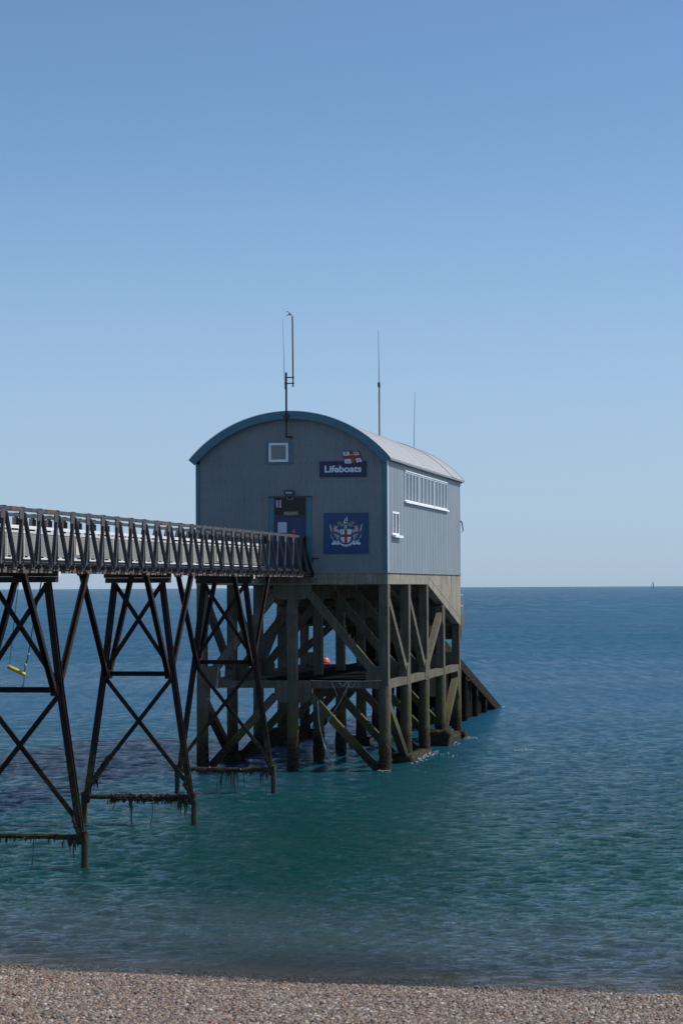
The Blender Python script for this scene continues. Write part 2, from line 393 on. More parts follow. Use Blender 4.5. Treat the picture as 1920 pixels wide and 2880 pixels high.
def build_pebbles():
    n = 380000
    y = 33 + rng.random(n) * 22; x = (rng.random(n) * 2 - 1) * (y * .155 + 6.5)
    d = shoreY(x) - y; keep = (d > -2.2); x, y = x[keep], y[keep]
    z = beach_z(x, y) + .004 + rng.random(len(x)) * .02
    me = bpy.data.meshes.new('shingle'); me.vertices.add(len(x))
    me.vertices.foreach_set('co', np.stack([x, y, z], -1).astype(np.float32).ravel()); me.update()
    o = link('shingle', me, M['pebble'], kind='stuff'); 
    o['label'] = 'small brown, grey and white pebbles covering the beach in the foreground'; o['category'] = 'shingle'
    g = bpy.data.node_groups.new('shingle_pebbles', 'GeometryNodeTree')
    g.interface.new_socket('Geometry', in_out='INPUT', socket_type='NodeSocketGeometry')
    g.interface.new_socket('Geometry', in_out='OUTPUT', socket_type='NodeSocketGeometry')
    gi = g.nodes.new('NodeGroupInput'); go = g.nodes.new('NodeGroupOutput')
    ico = g.nodes.new('GeometryNodeMeshIcoSphere'); ico.inputs['Radius'].default_value = 1; ico.inputs['Subdivisions'].default_value = 2
    sp = g.nodes.new('GeometryNodeSetPosition'); no = g.nodes.new('ShaderNodeTexNoise'); no.inputs['Scale'].default_value = .9
    vm = g.nodes.new('ShaderNodeVectorMath'); vm.operation = 'SUBTRACT'; vm.inputs[1].default_value = (.5, .5, .5)
    vs = g.nodes.new('ShaderNodeVectorMath'); vs.operation = 'SCALE'; vs.inputs['Scale'].default_value = 1.5
    L = g.links.new
    L(no.outputs['Color'], vm.inputs[0]); L(vm.outputs[0], vs.inputs[0]); L(vs.outputs[0], sp.inputs['Offset']); L(ico.outputs[0], sp.inputs[0])
    sm = g.nodes.new('GeometryNodeSetShadeSmooth'); L(sp.outputs[0], sm.inputs[0])
    mt = g.nodes.new('GeometryNodeSetMaterial'); mt.inputs['Material'].default_value = M['pebble']; L(sm.outputs[0], mt.inputs[0])
    ip = g.nodes.new('GeometryNodeInstanceOnPoints'); L(gi.outputs[0], ip.inputs['Points']); L(mt.outputs[0], ip.inputs['Instance'])
    rv = g.nodes.new('FunctionNodeRandomValue'); rv.data_type = 'FLOAT_VECTOR'; rv.inputs[0].default_value = (-.5, -.5, 0); rv.inputs[1].default_value = (.5, .5, 6.28)
    L(rv.outputs[0], ip.inputs['Rotation'])
    rs = g.nodes.new('FunctionNodeRandomValue'); rs.data_type = 'FLOAT_VECTOR'; rs.inputs[0].default_value = (.6, .45, .3); rs.inputs[1].default_value = (1.35, 1.0, .75)
    rf = g.nodes.new('FunctionNodeRandomValue'); rf.data_type = 'FLOAT'; rf.inputs[2].default_value = 0.; rf.inputs[3].default_value = 1.; rf.inputs['Seed'].default_value = 4
    pw = g.nodes.new('ShaderNodeMath'); pw.operation = 'POWER'; pw.inputs[1].default_value = 5; L(rf.outputs[1], pw.inputs[0])
    ma = g.nodes.new('ShaderNodeMath'); ma.operation = 'MULTIPLY_ADD'; ma.inputs[1].default_value = .042; ma.inputs[2].default_value = .016; L(pw.outputs[0], ma.inputs[0])
    sc2 = g.nodes.new('ShaderNodeVectorMath'); sc2.operation = 'SCALE'; L(rs.outputs[0], sc2.inputs[0]); L(ma.outputs[0], sc2.inputs['Scale'])
    L(sc2.outputs[0], ip.inputs['Scale']); L(ip.outputs[0], go.inputs[0])
    md = o.modifiers.new('pebbles', 'NODES'); md.node_group = g
build_pebbles()

# ------------------------------------------------------------------ boathouse on piles
CX, CZ, RO = -4.625, 10.56, 6.33          # centre and outer radius of the barrel roof
FL, DEP = 9.29, 23.95
st = thing('lifeboat_station', 'grey lifeboat boathouse with barrel roof standing on concrete piles in the sea', 'boathouse')
def archz(x, r): return CZ + math.sqrt(max(0, r * r - (x - CX) ** 2))

def strips(pts, zb, zt, holes, place):
    """corrugated sheet: pts = [(t, depth)], holes = [(t0,t1,z0,z1)]"""
    cuts = sorted({h[i] for h in holes for i in (0, 1)}); out = []
    for (a, da), (b, db) in zip(pts, pts[1:]):
        c = [a] + [t for t in cuts if a + 1e-6 < t < b - 1e-6] + [b]
        for u, v in zip(c, c[1:]):
            out.append((u, da + (db - da) * (u - a) / (b - a), v, da + (db - da) * (v - a) / (b - a)))
    mb = MB()
    for u, du, v, dv in out:
        m = (u + v) / 2; seg = [(zb, None)]
        for h in sorted((h for h in holes if h[0] < m < h[1]), key=lambda h: h[2]):
            seg[-1] = (seg[-1][0], h[2]); seg.append((h[3], None))
        for lo, hi in seg:
            q = [(u, du, lo), (v, dv, lo), (v, dv, hi if hi else zt(v)), (u, du, hi if hi else zt(u))]
            mb.add([place(*p) for p in q], [(0, 1, 2, 3)])
    return mb
# front wall: ribs 0.1 m apart
def ribs(t0, t1, pitch, dep, flat=.58):
    n = round((t1 - t0) / pitch); p = (t1 - t0) / n; o = []
    for i in range(n):
        a = t0 + i * p; o += [(a, 0), (a + p * flat, 0), (a + p * (flat + .08), dep), (a + p * .92, dep)]
    return o + [(t1, 0)]
WIN = (-5.67, -4.73, 14.55, 15.45); DOOR = (-5.43, -3.89, FL, 12.86)
front = strips(ribs(-9.05, -.2, .1, .017), FL, lambda x: archz(x, RO - .12), [WIN, DOOR], lambda t, d, z: (t, d, z))
part('front_wall', front, M['clad'], st, fix=False)
back = strips(ribs(-9.25, 0, .3, .03), FL, lambda x: archz(x, RO - .12), [], lambda t, d, z: (t, DEP - d, z))
part('back_wall', back, M['clad'], st, fix=False)
part('back_door', MB().box(-7.6, -1.6, DEP + .002, DEP + .06, FL, 13.9), M['door'], st)
SW = (1.21, 3.07, 11.08, 12.2); BW = (4.8, 18.75, 12.79, 14.32)
npan = 26; pwid = DEP / npan
side_pts = lambda a: [(a, -.035), (a + .035, -.035), (a + .05, 0), (a + pwid * .33, 0), (a + pwid * .35, -.014), (a + pwid * .37, 0), (a + pwid * .66, 0), (a + pwid * .68, -.014), (a + pwid * .70, 0), (a + pwid - .015, 0), (a + pwid, -.035)]
ztop = archz(-.02, RO - .13)
for i in range(npan):
    a = i * pwid
    part('cladding_panel', strips(side_pts(a), FL, lambda t: ztop, [h for h in (SW, BW) if h[1] > a and h[0] < a + pwid], lambda t, d, z: (d, t, z)), M['clad_side'], st, fix=False)
left = strips(ribs(0, DEP, .3, .03), FL, lambda t: ztop, [], lambda t, d, z: (-9.25 + d, t, z))
part('left_wall', left, M['clad_side'], st, fix=False)
part('wall_lining', MB().box(-9.15, -.12, .12, DEP - .12, FL, 12.0).box(-9.0, -.2, .16, DEP - .2, 12.0, 14.35), M['dark'], st)
# fixings in rows across the front
fx = MB()
for zz in (10.3, 11.55, 12.75, 13.6, 14.45, 15.3):
    x = -9.0
    while x < -.25:
        if zz < archz(x, RO - .5) and not any(h[0] - .1 < x < h[1] + .1 and h[2] - .1 < zz < h[3] + .1 for h in (WIN, DOOR)): fx.box(x, x + .03, -.014, -.001, zz, zz + .03)
        x += .3
part('wall_screw', fx, M['black'], st, kind='stuff')
# corner and base trims
for x0, x1 in ((-9.25, -9.06), (-.21, -.012)):
    part('corner_trim', MB().box(x0, x1, -.035, .03, FL, archz((x0 + x1) / 2, RO - .33) - .0), M['teal'], st)
part('corner_sun_edge', MB().box(-.010, .03, -.04, .10, FL, ztop), M['roofedge'], st)  # added pale strip: sunlit side of the teal corner trim
part('corner_sun_edge', MB().box(-.010, .03, DEP - .10, DEP + .04, FL, ztop), M['roofedge'], st)
part('base_flashing', MB().box(-9.26, .02, -.05, -.003, FL - .02, FL + .04), M['clad'], st)
part('base_flashing', MB().box(.038, .06, .1, DEP, FL - .02, FL + .04), M['clad'], st)
# roof: arc sheets, each a panel
TH = math.asin((4.625 + .2) / RO)
def arc(r0, r1, y0, y1, n=40, th=TH):
    vs = []; 
    for i in range(n + 1):
        t = -th + 2 * th * i / n
        for r in (r0, r1):
            for y in (y0, y1): vs.append((CX + r * math.sin(t), y, CZ + r * math.cos(t)))
    fs = []
    for i in range(n):
        a = 4 * i; b = a + 4
        fs += [(a + 2, a + 3, b + 3, b + 2), (a, b, b + 1, a + 1), (a, a + 2, b + 2, b), (a + 1, b + 1, b + 3, a + 3)]
    fs += [(0, 1, 3, 2), (4 * n, 4 * n + 2, 4 * n + 3, 4 * n + 1)]
    return MB().add(vs, fs)
y = -.36; k = 0; NP = 16; pl = (DEP + .36 + .36) / NP
for i in range(NP):
    lift = .03 if i == NP - 3 else (.002 if i % 2 else 0)
    a = y + i * pl
    rp = part('roof_panel', arc(RO - .10 + lift, RO + lift, a + .001, a + pl - .001), M['roof'], st, smooth=False)
    part('seam', arc(RO + .003, RO + .006, a - .03, a + .03), M['roof'], rp)
part('verge_board', arc(RO - .34, RO + .02, -.46, -.385, 48, TH + .002), M['teal'], st)
part('verge_flashing', arc(RO + .022, RO + .05, -.47, -.30, 48, TH + .003), M['roofedge'], st)  # verge flashing, its sunlit gleam put into the colour
part('verge_board', arc(RO - .30, RO + .02, DEP + .37, DEP + .43, 40), M['teal'], st)
part('soffit', arc(RO - .16, RO - .12, -.38, -.002, 40), M['teal'], st)
ex = CX + RO * math.sin(TH)
part('eave_gutter', MB().box(ex - .10, ex + .02, -.3, DEP + .3, 14.56, 14.64), M['clad'], st)

def window(x0, x1, z0, z1, npane, place, glassm, fw=.08, mw=.07, dep=.07, bars=True):
    """place(t, out, z)"""
    def bx(t0, t1, o0, o1, a, b):
        mb = MB().box(t0, t1, o0, o1, a, b); mb.v = [place(*p) for p in mb.v]; return mb
    pane = None
    w_ = (x1 - x0); f = MB()
    for q in ((x0, x1, z1 - fw, z1), (x0, x1, z0, z0 + fw), (x0, x0 + fw, z0 + fw, z1 - fw), (x1 - fw, x1, z0 + fw, z1 - fw)):
        m = bx(q[0], q[1], -.06, dep, q[2], q[3]); f.add(m.v, m.f)
    fr = part('window', f, M['white'], st)
    pw_ = (w_ - 2 * fw) / npane
    for i in range(npane):
        a = x0 + fw + i * pw_
        part('pane', bx(a + .003, a + pw_ - .003, -.03, dep - .04, z0 + fw, z1 - fw), glassm, fr)
        if i: part('mullion', bx(a - mw / 2, a + mw / 2, dep - .039, dep * .9, z0 + fw + .001, z1 - fw - .001), M['white'], fr)
    return fr
ff = lambda t, o, z: (t, -o, z)
window(WIN[0], WIN[1], WIN[2], WIN[3], 1, ff, M['glass_front'], .11)
part('window_trim', MB().box(-5.79, -4.53, -.03, -.004, 15.452, 15.50).box(-5.79, -5.675, -.03, -.004, 14.5, 15.45).box(-4.725, -4.53, -.03, -.004, 14.5, 15.45).box(-5.84, -4.53, -.05, -.004, 14.44, 14.498), M['teal'], st)
fs_ = lambda t, o, z: (o, t, z)
window(SW[0], SW[1], SW[2], SW[3], 2, fs_, M['glass'], .09, .10, .04)
part('window_sill', MB().box(.036, .20, SW[0] - .12, SW[1] + .25, SW[2] - .12, SW[2] - .004), M['white'], st)
for a, b in ((4.85, 9.0), (9.2, 14.0), (14.2, 18.7)):
    window(a, b, BW[2] + .02, BW[3] - .05, 4, fs_, M['glass'], .07, .065, .036)
for a in (9.1, 14.1):
    part('window_post', MB().box(-.03, .03, a - .09, a + .09, BW[2] + .02, BW[3] - .05), M['clad_side'], st)
part('window_head', MB().box(-.05, .08, 4.75, 18.8, BW[3] - .045, BW[3] + .0), M['white'], st)
part('window_sill', MB().box(.036, .14, 4.7, 18.95, BW[2] - .07, BW[2] + .012), M['white'], st)
# door
dr = part('door', MB().box(-5.42, -4.665, .03, .07, FL, 11.93).box(-4.655, -3.90, .03, .07, FL, 11.93), M['door'], st)
for a in (-5.3, -4.55):
    part('door_panel', MB().box(a, a + .53, .012, .028, 10.55, 11.8).box(a, a + .53, .012, .028, 9.45, 10.4), M['door'], dr)
part('door_handle', MB().tube([(-4.75, .0, 10.3), (-4.75, -.05, 10.3), (-4.75, -.05, 10.55), (-4.75, .0, 10.55)], .015), M['silver'], dr)
part('safety_sign', MB().prism([(-4.50, 11.14), (-4.39, 11.25), (-4.50, 11.36), (-4.61, 11.25)], .006, .011), M['orange'], dr)
tr = part('transom_window', MB().box(-5.43, -3.89, .0, .06, 11.94, 12.02).box(-5.43, -3.89, .0, .06, 12.80, 12.86).box(-5.43, -5.36, .0, .06, 12.02, 12.80).box(-3.96, -3.89, .0, .06, 12.02, 12.80), M['truss'], st)
part('pane', MB().box(-5.36, -3.96, .035, .045, 12.02, 12.80), M['glass_door'], tr)
part('blind', MB().box(-4.97, -4.28, .025, .033, 12.03, 12.19), M['olive'], tr)
part('blind', MB().box(-5.35, -5.24, .025, .033, 12.4, 12.74).box(-5.19, -5.10, .025, .033, 12.38, 12.74), M['silver'], tr)
for a, b in ((-5.67, -5.44), (-3.88, -3.63)):
    part('door_trim', MB().box(a, b, -.04, -.004, FL, 12.87), M['teal'], st)
part('door_hood', MB().box(-5.70, -3.60, -.11, -.004, 12.875, 12.91), M['black'], st)
lamp = thing('floodlight', 'small grey floodlight mounted on the wall above the blue door', 'lamp', (-4.65, -.1, 12.92))
part('lamp_housing', MB().box(-4.88, -4.42, -.32, -.12, 12.99, 13.15), M['truss'], lamp)
part('lamp_glass', MB().box(-4.80, -4.5, -.335, -.322, 13.03, 13.11), M['silver'], lamp)
part('bracket', MB().bar((-4.84, -.14, 12.92), (-4.84, -.14, 13.0), .03, .03).bar((-4.46, -.14, 12.92), (-4.46, -.14, 13.0), .03, .03).bar((-4.86, -.22, 13.165), (-4.44, -.22, 13.165), .05, .02), M['black'], lamp)
part('cable', MB().tube([(-4.63 + .16 * math.cos(t), -.12, 12.87 - .13 * math.sin(t)) for t in [i * math.pi / 8 for i in range(9)]], .012), M['silver'], lamp)
nb = solo('notice', MB().box(-5.26, -4.83, -.010, .008, 11.2, 11.69), M['paper'], 'two white paper sheets fixed side by side on the blue door', 'notice', (-5.0, .0, 11.2))
for a in (-5.24, -5.035):
    tl = MB()
    for i in range(9): tl.box(a + .02, a + .16 - rnd.random() * .05, -.0125, -.0105, 11.62 - i * .045, 11.63 - i * .045)
    tl.v = [(p[0] + 5.0, p[1], p[2] - 11.2) for p in tl.v]
    link('printed_lines', tl.mesh('printed_lines'), M['silver'], nb)

# hook on the far wall corner
part('wall_hook', MB().tube([(.03, DEP - .1, 12.35), (.08, DEP + .1, 12.3), (.13, DEP + .1, 12.0), (.15, DEP + .1, 11.8), (.09, DEP + .05, 11.7)], .035), M['black'], st)

# ---- concrete frame
XS = (-9.02, -4.62, -.225); YS = (0.25, 6.2, 11.95, 17.7, 23.6)
def slab_z(y): return 8.74 if y < 12 else 8.74 - (y - 12) * (8.74 - 6.36) / (DEP - 12)
def pilemesh():
    mb = MB(); n = 20; hs = np.linspace(-2.5, 4.0, 46); r_ = random.Random(3)
    vs = []
    for z in hs:
        rough = .045 * max(0, min(1, (2.6 - z) / 1.8)) + .004
        for k in range(n):
            a = 2 * math.pi * k / n; r = .275 + r_.uniform(-.4, 1) * rough
            vs.append((r * math.cos(a), r * math.sin(a), z))
    mb.add(vs, [(i * n + k, i * n + (k + 1) % n, (i + 1) * n + (k + 1) % n, (i + 1) * n + k) for i in range(len(hs) - 1) for k in range(n)])
    return mb.mesh('pile')
PM = pilemesh(); PM.materials.append(M['conc']); PM.polygons.foreach_set('use_smooth', [True] * len(PM.polygons))
for j, yy in enumerate(YS):
    for i, xx in enumerate(XS):
        o = link('pile', PM, None, st, loc=(xx, yy, 0)); o.rotation_euler.z = rnd.uniform(0, 6.28)
        top = slab_z(yy) - .02
        if i == 1 and yy > 12: top = slab_z(yy) - .02
        part('column', MB().cham((xx, yy, 4.0), (xx, yy, top + .03), .45, .45, .025), M['conc'], st)
# ring beam under the walls
part('front_beam', MB().box(-9.25, .0, 0, .45, 8.74, FL), M['fascia'], st)
part('side_beam', MB().prismx([(.452, FL), (.452, 8.74), (12, 8.74), (DEP, 6.36), (DEP, FL)], -.42, .0), M['fascia'], st)
part('side_beam', MB().prismx([(.452, FL), (.452, 8.74), (12, 8.74), (DEP, 6.36), (DEP, FL)], -9.25, -8.83), M['fascia'], st)
part('floor_slab', MB().prismx([(.46, FL - .01), (.46, 9.0), (12, 9.0), (DEP, 6.62), (DEP, 6.9), (12, FL - .01)], -8.82, -.43), M['conc'], st)
for yy in YS[1:]:
    zz = slab_z(yy); part('cross_beam', MB().box(-8.8, -.45, yy - .2, yy + .2, zz - .05, zz + .30), M['conc'], st)
for i, xm in enumerate((-6.8, -2.4)):
    part('floor_joist', MB().prismx([(.46, 9.0), (.46, 8.7), (12, 8.7), (DEP, 6.3), (DEP, 6.62), (12, 9.0)], xm - .15, xm + .15), M['conc'], st)
for a, za, zb in ((12.0, 8.78, FL - .01),):
    part('cast_joint', MB().bar((.004, 12.3, 9.1), (.004, 23.6, 6.85), .006, .014, (1, 0, 0)).box(-.002, .003, 12.0, 12.05, 8.8, 9.22), M['conc'], st)
y = .9
while y < 23.2:
    part('deck_board', MB().box(-6.0 + rnd.uniform(-.05, .05), -1.0, y, y + .27, 4.21, 4.27 + rnd.uniform(0, .01)), M['slipdark'], st); y += .29  # real boards, blackened so they look shaded
part('drain_hole', MB().tube([(-3.42, -.006, 8.99), (-3.42, .01, 8.99)], .03, 8).tube([(-2.22, -.006, 8.99), (-2.22, .01, 8.99)], .03, 8).tube([(-1.02, -.006, 8.99), (-1.02, .01, 8.99)], .03, 8), M['black'], st)
# transverse frames
for j, yy in enumerate(YS):
    w2 = .19
    zt = slab_z(yy)
    part('capital', MB().prism([(-5.5, zt + .02), (-3.74, zt + .02), (-3.74, zt - .45), (-4.0, zt - .70), (-5.24, zt - .70), (-5.5, zt - .45)], yy - .24, yy + .24), M['conc'], st)
    part('cross_tie', MB().box(-8.80, -.46, yy - .18, yy + .18, 3.86, 4.20), M['conc'], st)
    part('junction_block', MB().prism([(-5.45, 4.22), (-3.71, 4.22), (-3.71, 3.45), (-3.95, 3.18), (-5.2, 3.18), (-5.45, 3.45)], yy - .26, yy + .26), M['conc'], st)
    for sgn in (-1, 1):
        X = lambda u: CX + .005 + sgn * u
        part('junction_block', MB().prism([(X(4.2), 3.85), (X(4.2), 4.88), (X(3.8), 4.88), (X(3.55), 4.6), (X(3.55), 3.85)][::sgn], yy - .22, yy + .22), M['conc'], st)
        if zt > 6.5:
            part('upper_brace', MB().bar((X(.85), yy, zt - .45), (X(3.95), yy, 4.55), .36, .38), M['conc'], st)
        part('lower_brace', MB().bar((X(.85), yy, 3.5), (X(4.25), yy, -.15), .34, .40), M['conc'], st)
# longitudinal members on both long sides and the middle row
for xx, nm in ((XS[2], 'r'), (XS[0], 'l'), (XS[1], 'm')):
    for a, b in zip(YS, YS[1:]):
        part('side_tie', MB().box(xx - .19, xx + .19, a + .22, b - .22, 3.84, 4.20), M['conc'], st)
    if nm != 'm':
        for a, b, z0, z1 in ((YS[0], YS[1], 8.35, 4.55), (YS[1], YS[2], 8.35, 4.5), (YS[3], YS[2], 7.25, 4.5)):
            s_ = 1 if b > a else -1
            part('upper_brace', MB().bar((xx + .01, a + s_ * .1, z0), (xx + .01, b - s_ * .45, z1), .36, .30, (1, 0, 0)), M['conc'], st)
            part('corbel', MB().prismx([(a + s_ * .2, z0 + .45), (a + s_ * .5, z0 + .3), (a + s_ * .5, z0 - .5), (a + s_ * .2, z0 - .8)], xx - .2, xx + .2), M['conc'], st)
            part('corbel', MB().prismx([(b - s_ * .2, z1 + .35), (b - s_ * .62, z1 + .2), (b - s_ * .75, 4.21), (b - s_ * .75, 3.80), (b - s_ * .2, 3.80)], xx - .215, xx + .215), M['conc'], st)
        for a, b, z0, z1 in ((YS[0], YS[1], 3.3, .3), (YS[4], YS[3], 3.6, .5)):
            s_ = 1 if b > a else -1
            part('lower_brace', MB().bar((xx + .01, a + s_ * .15, z0), (xx + .01, b - s_ * .5, z1), .40, .34, (1, 0, 0)), M['conc'], st)
            part('corbel', MB().prismx([(a + s_ * .2, 3.83), (a + s_ * .75, 3.83), (a + s_ * .6, 2.8), (a + s_ * .2, 2.3)], xx - .2, xx + .2), M['conc'], st)
def rough_block(x0, x1, y0, y1, z0, z1, j=.06):
    nx, ny, nz = [max(2, int((b - a) / .22)) for a, b in ((x0, x1), (y0, y1), (z0, z1))]
    mb = MB(); idx = {}
    def vid(i, jj, k):
        if (i, jj, k) not in idx:
            idx[(i, jj, k)] = len(mb.v)
            mb.v.append((x0 + (x1 - x0) * i / nx + rnd.uniform(-j, j), y0 + (y1 - y0) * jj / ny + rnd.uniform(-j, j), z0 + (z1 - z0) * k / nz + rnd.uniform(-j, j)))
        return idx[(i, jj, k)]
    for i in range(nx):
        for jj in range(ny):
            for k in (0, nz): mb.f.append((vid(i, jj, k), vid(i + 1, jj, k), vid(i + 1, jj + 1, k), vid(i, jj + 1, k)))
    for i in range(nx):
        for k in range(nz):
            for jj in (0, ny): mb.f.append((vid(i, jj, k), vid(i + 1, jj, k), vid(i + 1, jj, k + 1), vid(i, jj, k + 1)))
    for jj in range(ny):
        for k in range(nz):
            for i in (0, nx): mb.f.append((vid(i, jj, k), vid(i, jj + 1, k), vid(i, jj + 1, k + 1), vid(i, jj, k + 1)))
    return mb
for xx in (XS[2], XS[0]):
    for yy, hh, wx in ((YS[1], .42, .5), (YS[3], .85, .62), (YS[4], .45, .5)):
        part('pile_footing', rough_block(xx - wx, xx + wx, yy - .95 if yy != YS[4] else yy - .4, yy + .45, -.6, hh), M['conc'], st, smooth=True)
    part('footing_tie', rough_block(xx - .3, xx + .3, YS[1] + .46, YS[2] + .5, -.6, .22, .05), M['conc'], st, smooth=True)
    part('footing_tie', rough_block(xx - .28, xx + .28, YS[3] + .46, YS[4] - .41, -.6, .40, .07), M['conc'], st, smooth=True)
for yy in YS[3:4]:
    part('footing_tie', rough_block(-5.2, -4.05, yy - .5, yy + .5, -.6, .28 + rnd.random() * .3, .07), M['conc'], st, smooth=True)
# bearing ledge for the footbridge
part('bearing_ledge', MB().box(-6.1, -3.52, -.42, -.004, 8.80, 9.06), M['conc'], st)
# little platform on the seaward end
part('platform', MB().prismx([(DEP + .002, 6.98), (DEP + 1.2, 6.98), (DEP + 1.2, 6.75), (DEP + .5, 6.0), (DEP + .002, 5.6)], -1.2, .02), M['conc'], st)
rl = MB()
for yy in (DEP + .15, DEP + .65, DEP + 1.12): rl.tube([(-.03, yy, 6.98), (-.03, yy, 8.15)], .03)
for zz in (7.5, 8.13): rl.tube([(-.03, DEP + .1, zz), (-.03, DEP + 1.12, zz), (-1.15, DEP + 1.12, zz)], .028)
part('railing', rl, M['silver'], st)

# ------------------------------------------------------------------ slipway
sw = thing('slipway', 'dark concrete lifeboat slipway sloping from the boathouse into the sea', 'slipway', (CX, DEP, 0))
PM2 = PM.copy(); PM2.materials[0] = M['slipdark']
def slz(y): return 9.18 - .2 * (y - 12)
for x0 in (-7.3, -2.35):
    part('side_beam', MB().prismx([(24.2, slz(24.2)), (62, slz(62)), (62, slz(62) - .62), (24.2, slz(24.2) - .62)], x0, x0 + .4), M['slip'], sw)
for x0, ww in ((-5.1, .2), (-4.35, .2)):
    part('keel_rail', MB().prismx([(24.2, slz(24.2) + .02), (62, slz(62) + .02), (62, slz(62) - .3), (24.2, slz(24.2) - .3)], x0, x0 + ww), M['rust'], sw)
y = 24.4
while y < 60:
    part('cross_sleeper', MB().box(-6.9, -2.35, y, y + .9, slz(y + .45) - .42, slz(y + .45) - .2), M['timber'], sw); y += 1.15
for yy in (30.5, 35.5, 40.5, 45.5, 50.0):
    part('crosshead', MB().box(-7.25, -2.0, yy - .3, yy + .3, slz(yy) - 1.15, slz(yy) - .63), M['slip'], sw)
    for xx in (-7.0, -4.6, -2.25):
        o = link('pile', PM2, None, sw, loc=(xx - CX, yy - DEP, min(0, slz(yy) - 1.1 - 4.0)))
part('underslip_shade_panel', MB().prismx([(40.8, -1), (51.6, -1), (51.6, .7), (46, 1.7), (40.8, 2.75)], -2.5, -2.3), M['slipdark'], sw)  # added dark sheet filling the shadow area under the slipway
part('underslip_shade_panel', MB().prismx([(25.2, 2.4), (40.2, 1.2), (40.2, 2.9), (25.2, 5.9)], -2.6, -2.4), M['slipdark'], sw)  # second dark sheet for the same slipway shadow
part('grab_ladder', MB().bar((-1.93, 41.5, 1.2), (-1.93, 41.5, 2.6), .07, .07).bar((-1.93, 40.2, 2.58), (-1.93, 41.5, 2.6), .07, .07), M['slip'], sw)

# ------------------------------------------------------------------ aerials
def whip(mb, p, q, r0, r1): mb.tube([p, q], [r0, r1], 5); return mb
ae = thing('weather_mast', 'dark double pole mast with small wind gauge on the front gable', 'mast', (-4.8, -.52, 15.7))
part('pole', MB().tube([(-4.8, -.52, 15.72), (-4.8, -.52, 16.9)], .035).tube([(-4.8, -.52, 16.9), (-4.8, -.52, 18.74)], .05), M['steel'], ae)
part('pole', MB().tube([(-4.47, -.52, 18.05), (-4.49, -.52, 21.4)], .034), M['steel'], ae)
for zz in (18.22, 18.5): part('crossbar', MB().bar((-4.85, -.52, zz), (-4.42, -.52, zz), .05, .05), M['steel'], ae)
an = part('wind_gauge', MB().tube([(-4.49, -.52, 21.4), (-4.56, -.52, 21.5), (-4.64, -.52, 21.52)], .015).tube([(-4.64, -.52, 21.45), (-4.64, -.52, 21.58)], .03), M['black'], ae)
for c in ((-4.73, -.52, 21.62), (-4.58, -.60, 21.45), (-4.74, -.48, 21.46)): part('cup', MB().blob(c, (.035, .035, .035), 6, 4, 0), M['black'], an)
part('bracket', MB().box(-4.95, -4.65, -.55, -.47, 16.62, 16.72).box(-4.87, -4.72, -.51, -.47, 16.4, 16.8).box(-4.87, -4.6, -.5, -.03, 15.68, 15.74), M['truss'], ae)
wa = MB(); whip(wa, (-4.86, -.56, 17.95), (-4.95, -.56, 21.3), .018, .006)
part('whip_aerial', wa, M['aerial'], ae)
a2 = thing('radio_aerial', 'tall grey pole aerial with thin whip rising from mid roof', 'aerial', (-2.5, 11.4, 16.4))
part('pole', MB().tube([(-2.5, 11.4, 16.3), (-2.5, 11.4, 19.15)], .042), M['aerial'], a2)
part('whip', whip(MB(), (-2.5, 11.4, 19.1), (-2.53, 11.4, 21.95), .022, .008), M['aerial'], a2)
part('collar', MB().tube([(-2.5, 11.4, 19.0), (-2.52, 11.4, 19.25)], .075), M['black'], a2)
solo('radio_aerial', whip(MB(), (-2.55, 22.9, 16.35), (-2.48, 22.9, 19.7), .02, .01), M['aerial'], 'short thin whip aerial at the seaward end of the roof', 'aerial', (-2.55, 22.9, 16.4))

for o_, d_ in ((ae, .09), (a2, .10), (bpy.data.objects['radio_aerial.001'], .08)):
    o_.matrix_world = LW @ Matrix.Translation((d_, 0, 0)) @ LW.inverted() @ o_.matrix_world
# ------------------------------------------------------------------ signs
def text_mesh(txt, size, width=None, bold=.0, depth=.006):
    cu = bpy.data.curves.new('t', 'FONT'); cu.body = txt; cu.size = size; cu.offset = bold; cu.extrude = depth; cu.resolution_u = 6
    ob = bpy.data.objects.new('t', cu); COL.objects.link(ob); bpy.context.view_layer.update()
    dg = bpy.context.evaluated_depsgraph_get(); me = bpy.data.meshes.new_from_object(ob.evaluated_get(dg))
    bpy.data.objects.remove(ob)
    co = np.array([v.co[:] for v in me.vertices]); mn, mx = co.min(0), co.max(0)
    s = (width / (mx[0] - mn[0])) if width else 1
    mb = MB(); mb.v = [((x - (mn[0] + mx[0]) / 2) * s, -z_, (yv - mn[1])) for x, yv, z_ in co]
    mb.f = [tuple(p.vertices) for p in me.polygons]; return mb
def place_text(mb, cx, y, zb, shear=0, rot=0):
    c, s = math.cos(rot), math.sin(rot)
    mb.v = [(cx + (x + z * shear) * c - z * s, y + yy, zb + z * c + (x + z * shear) * s) for x, yy, z in mb.v]; return mb

S1 = thing('lifeboats_sign', 'navy blue sign reading Lifeboats in white, with flag above it', 'sign', (-2.1, -.06, 13.77))
S1['label'] = 'navy blue wall sign reading Lifeboats in white letters'
part('sign_board', MB().box(-3.22, -.98, -.08, -.004, 13.79, 14.54), M['navy'], S1)
part('lettering', place_text(text_mesh('Lifeboats', .43, 1.76, .013), -2.09, -.088, 14.01), M['letter'], S1)
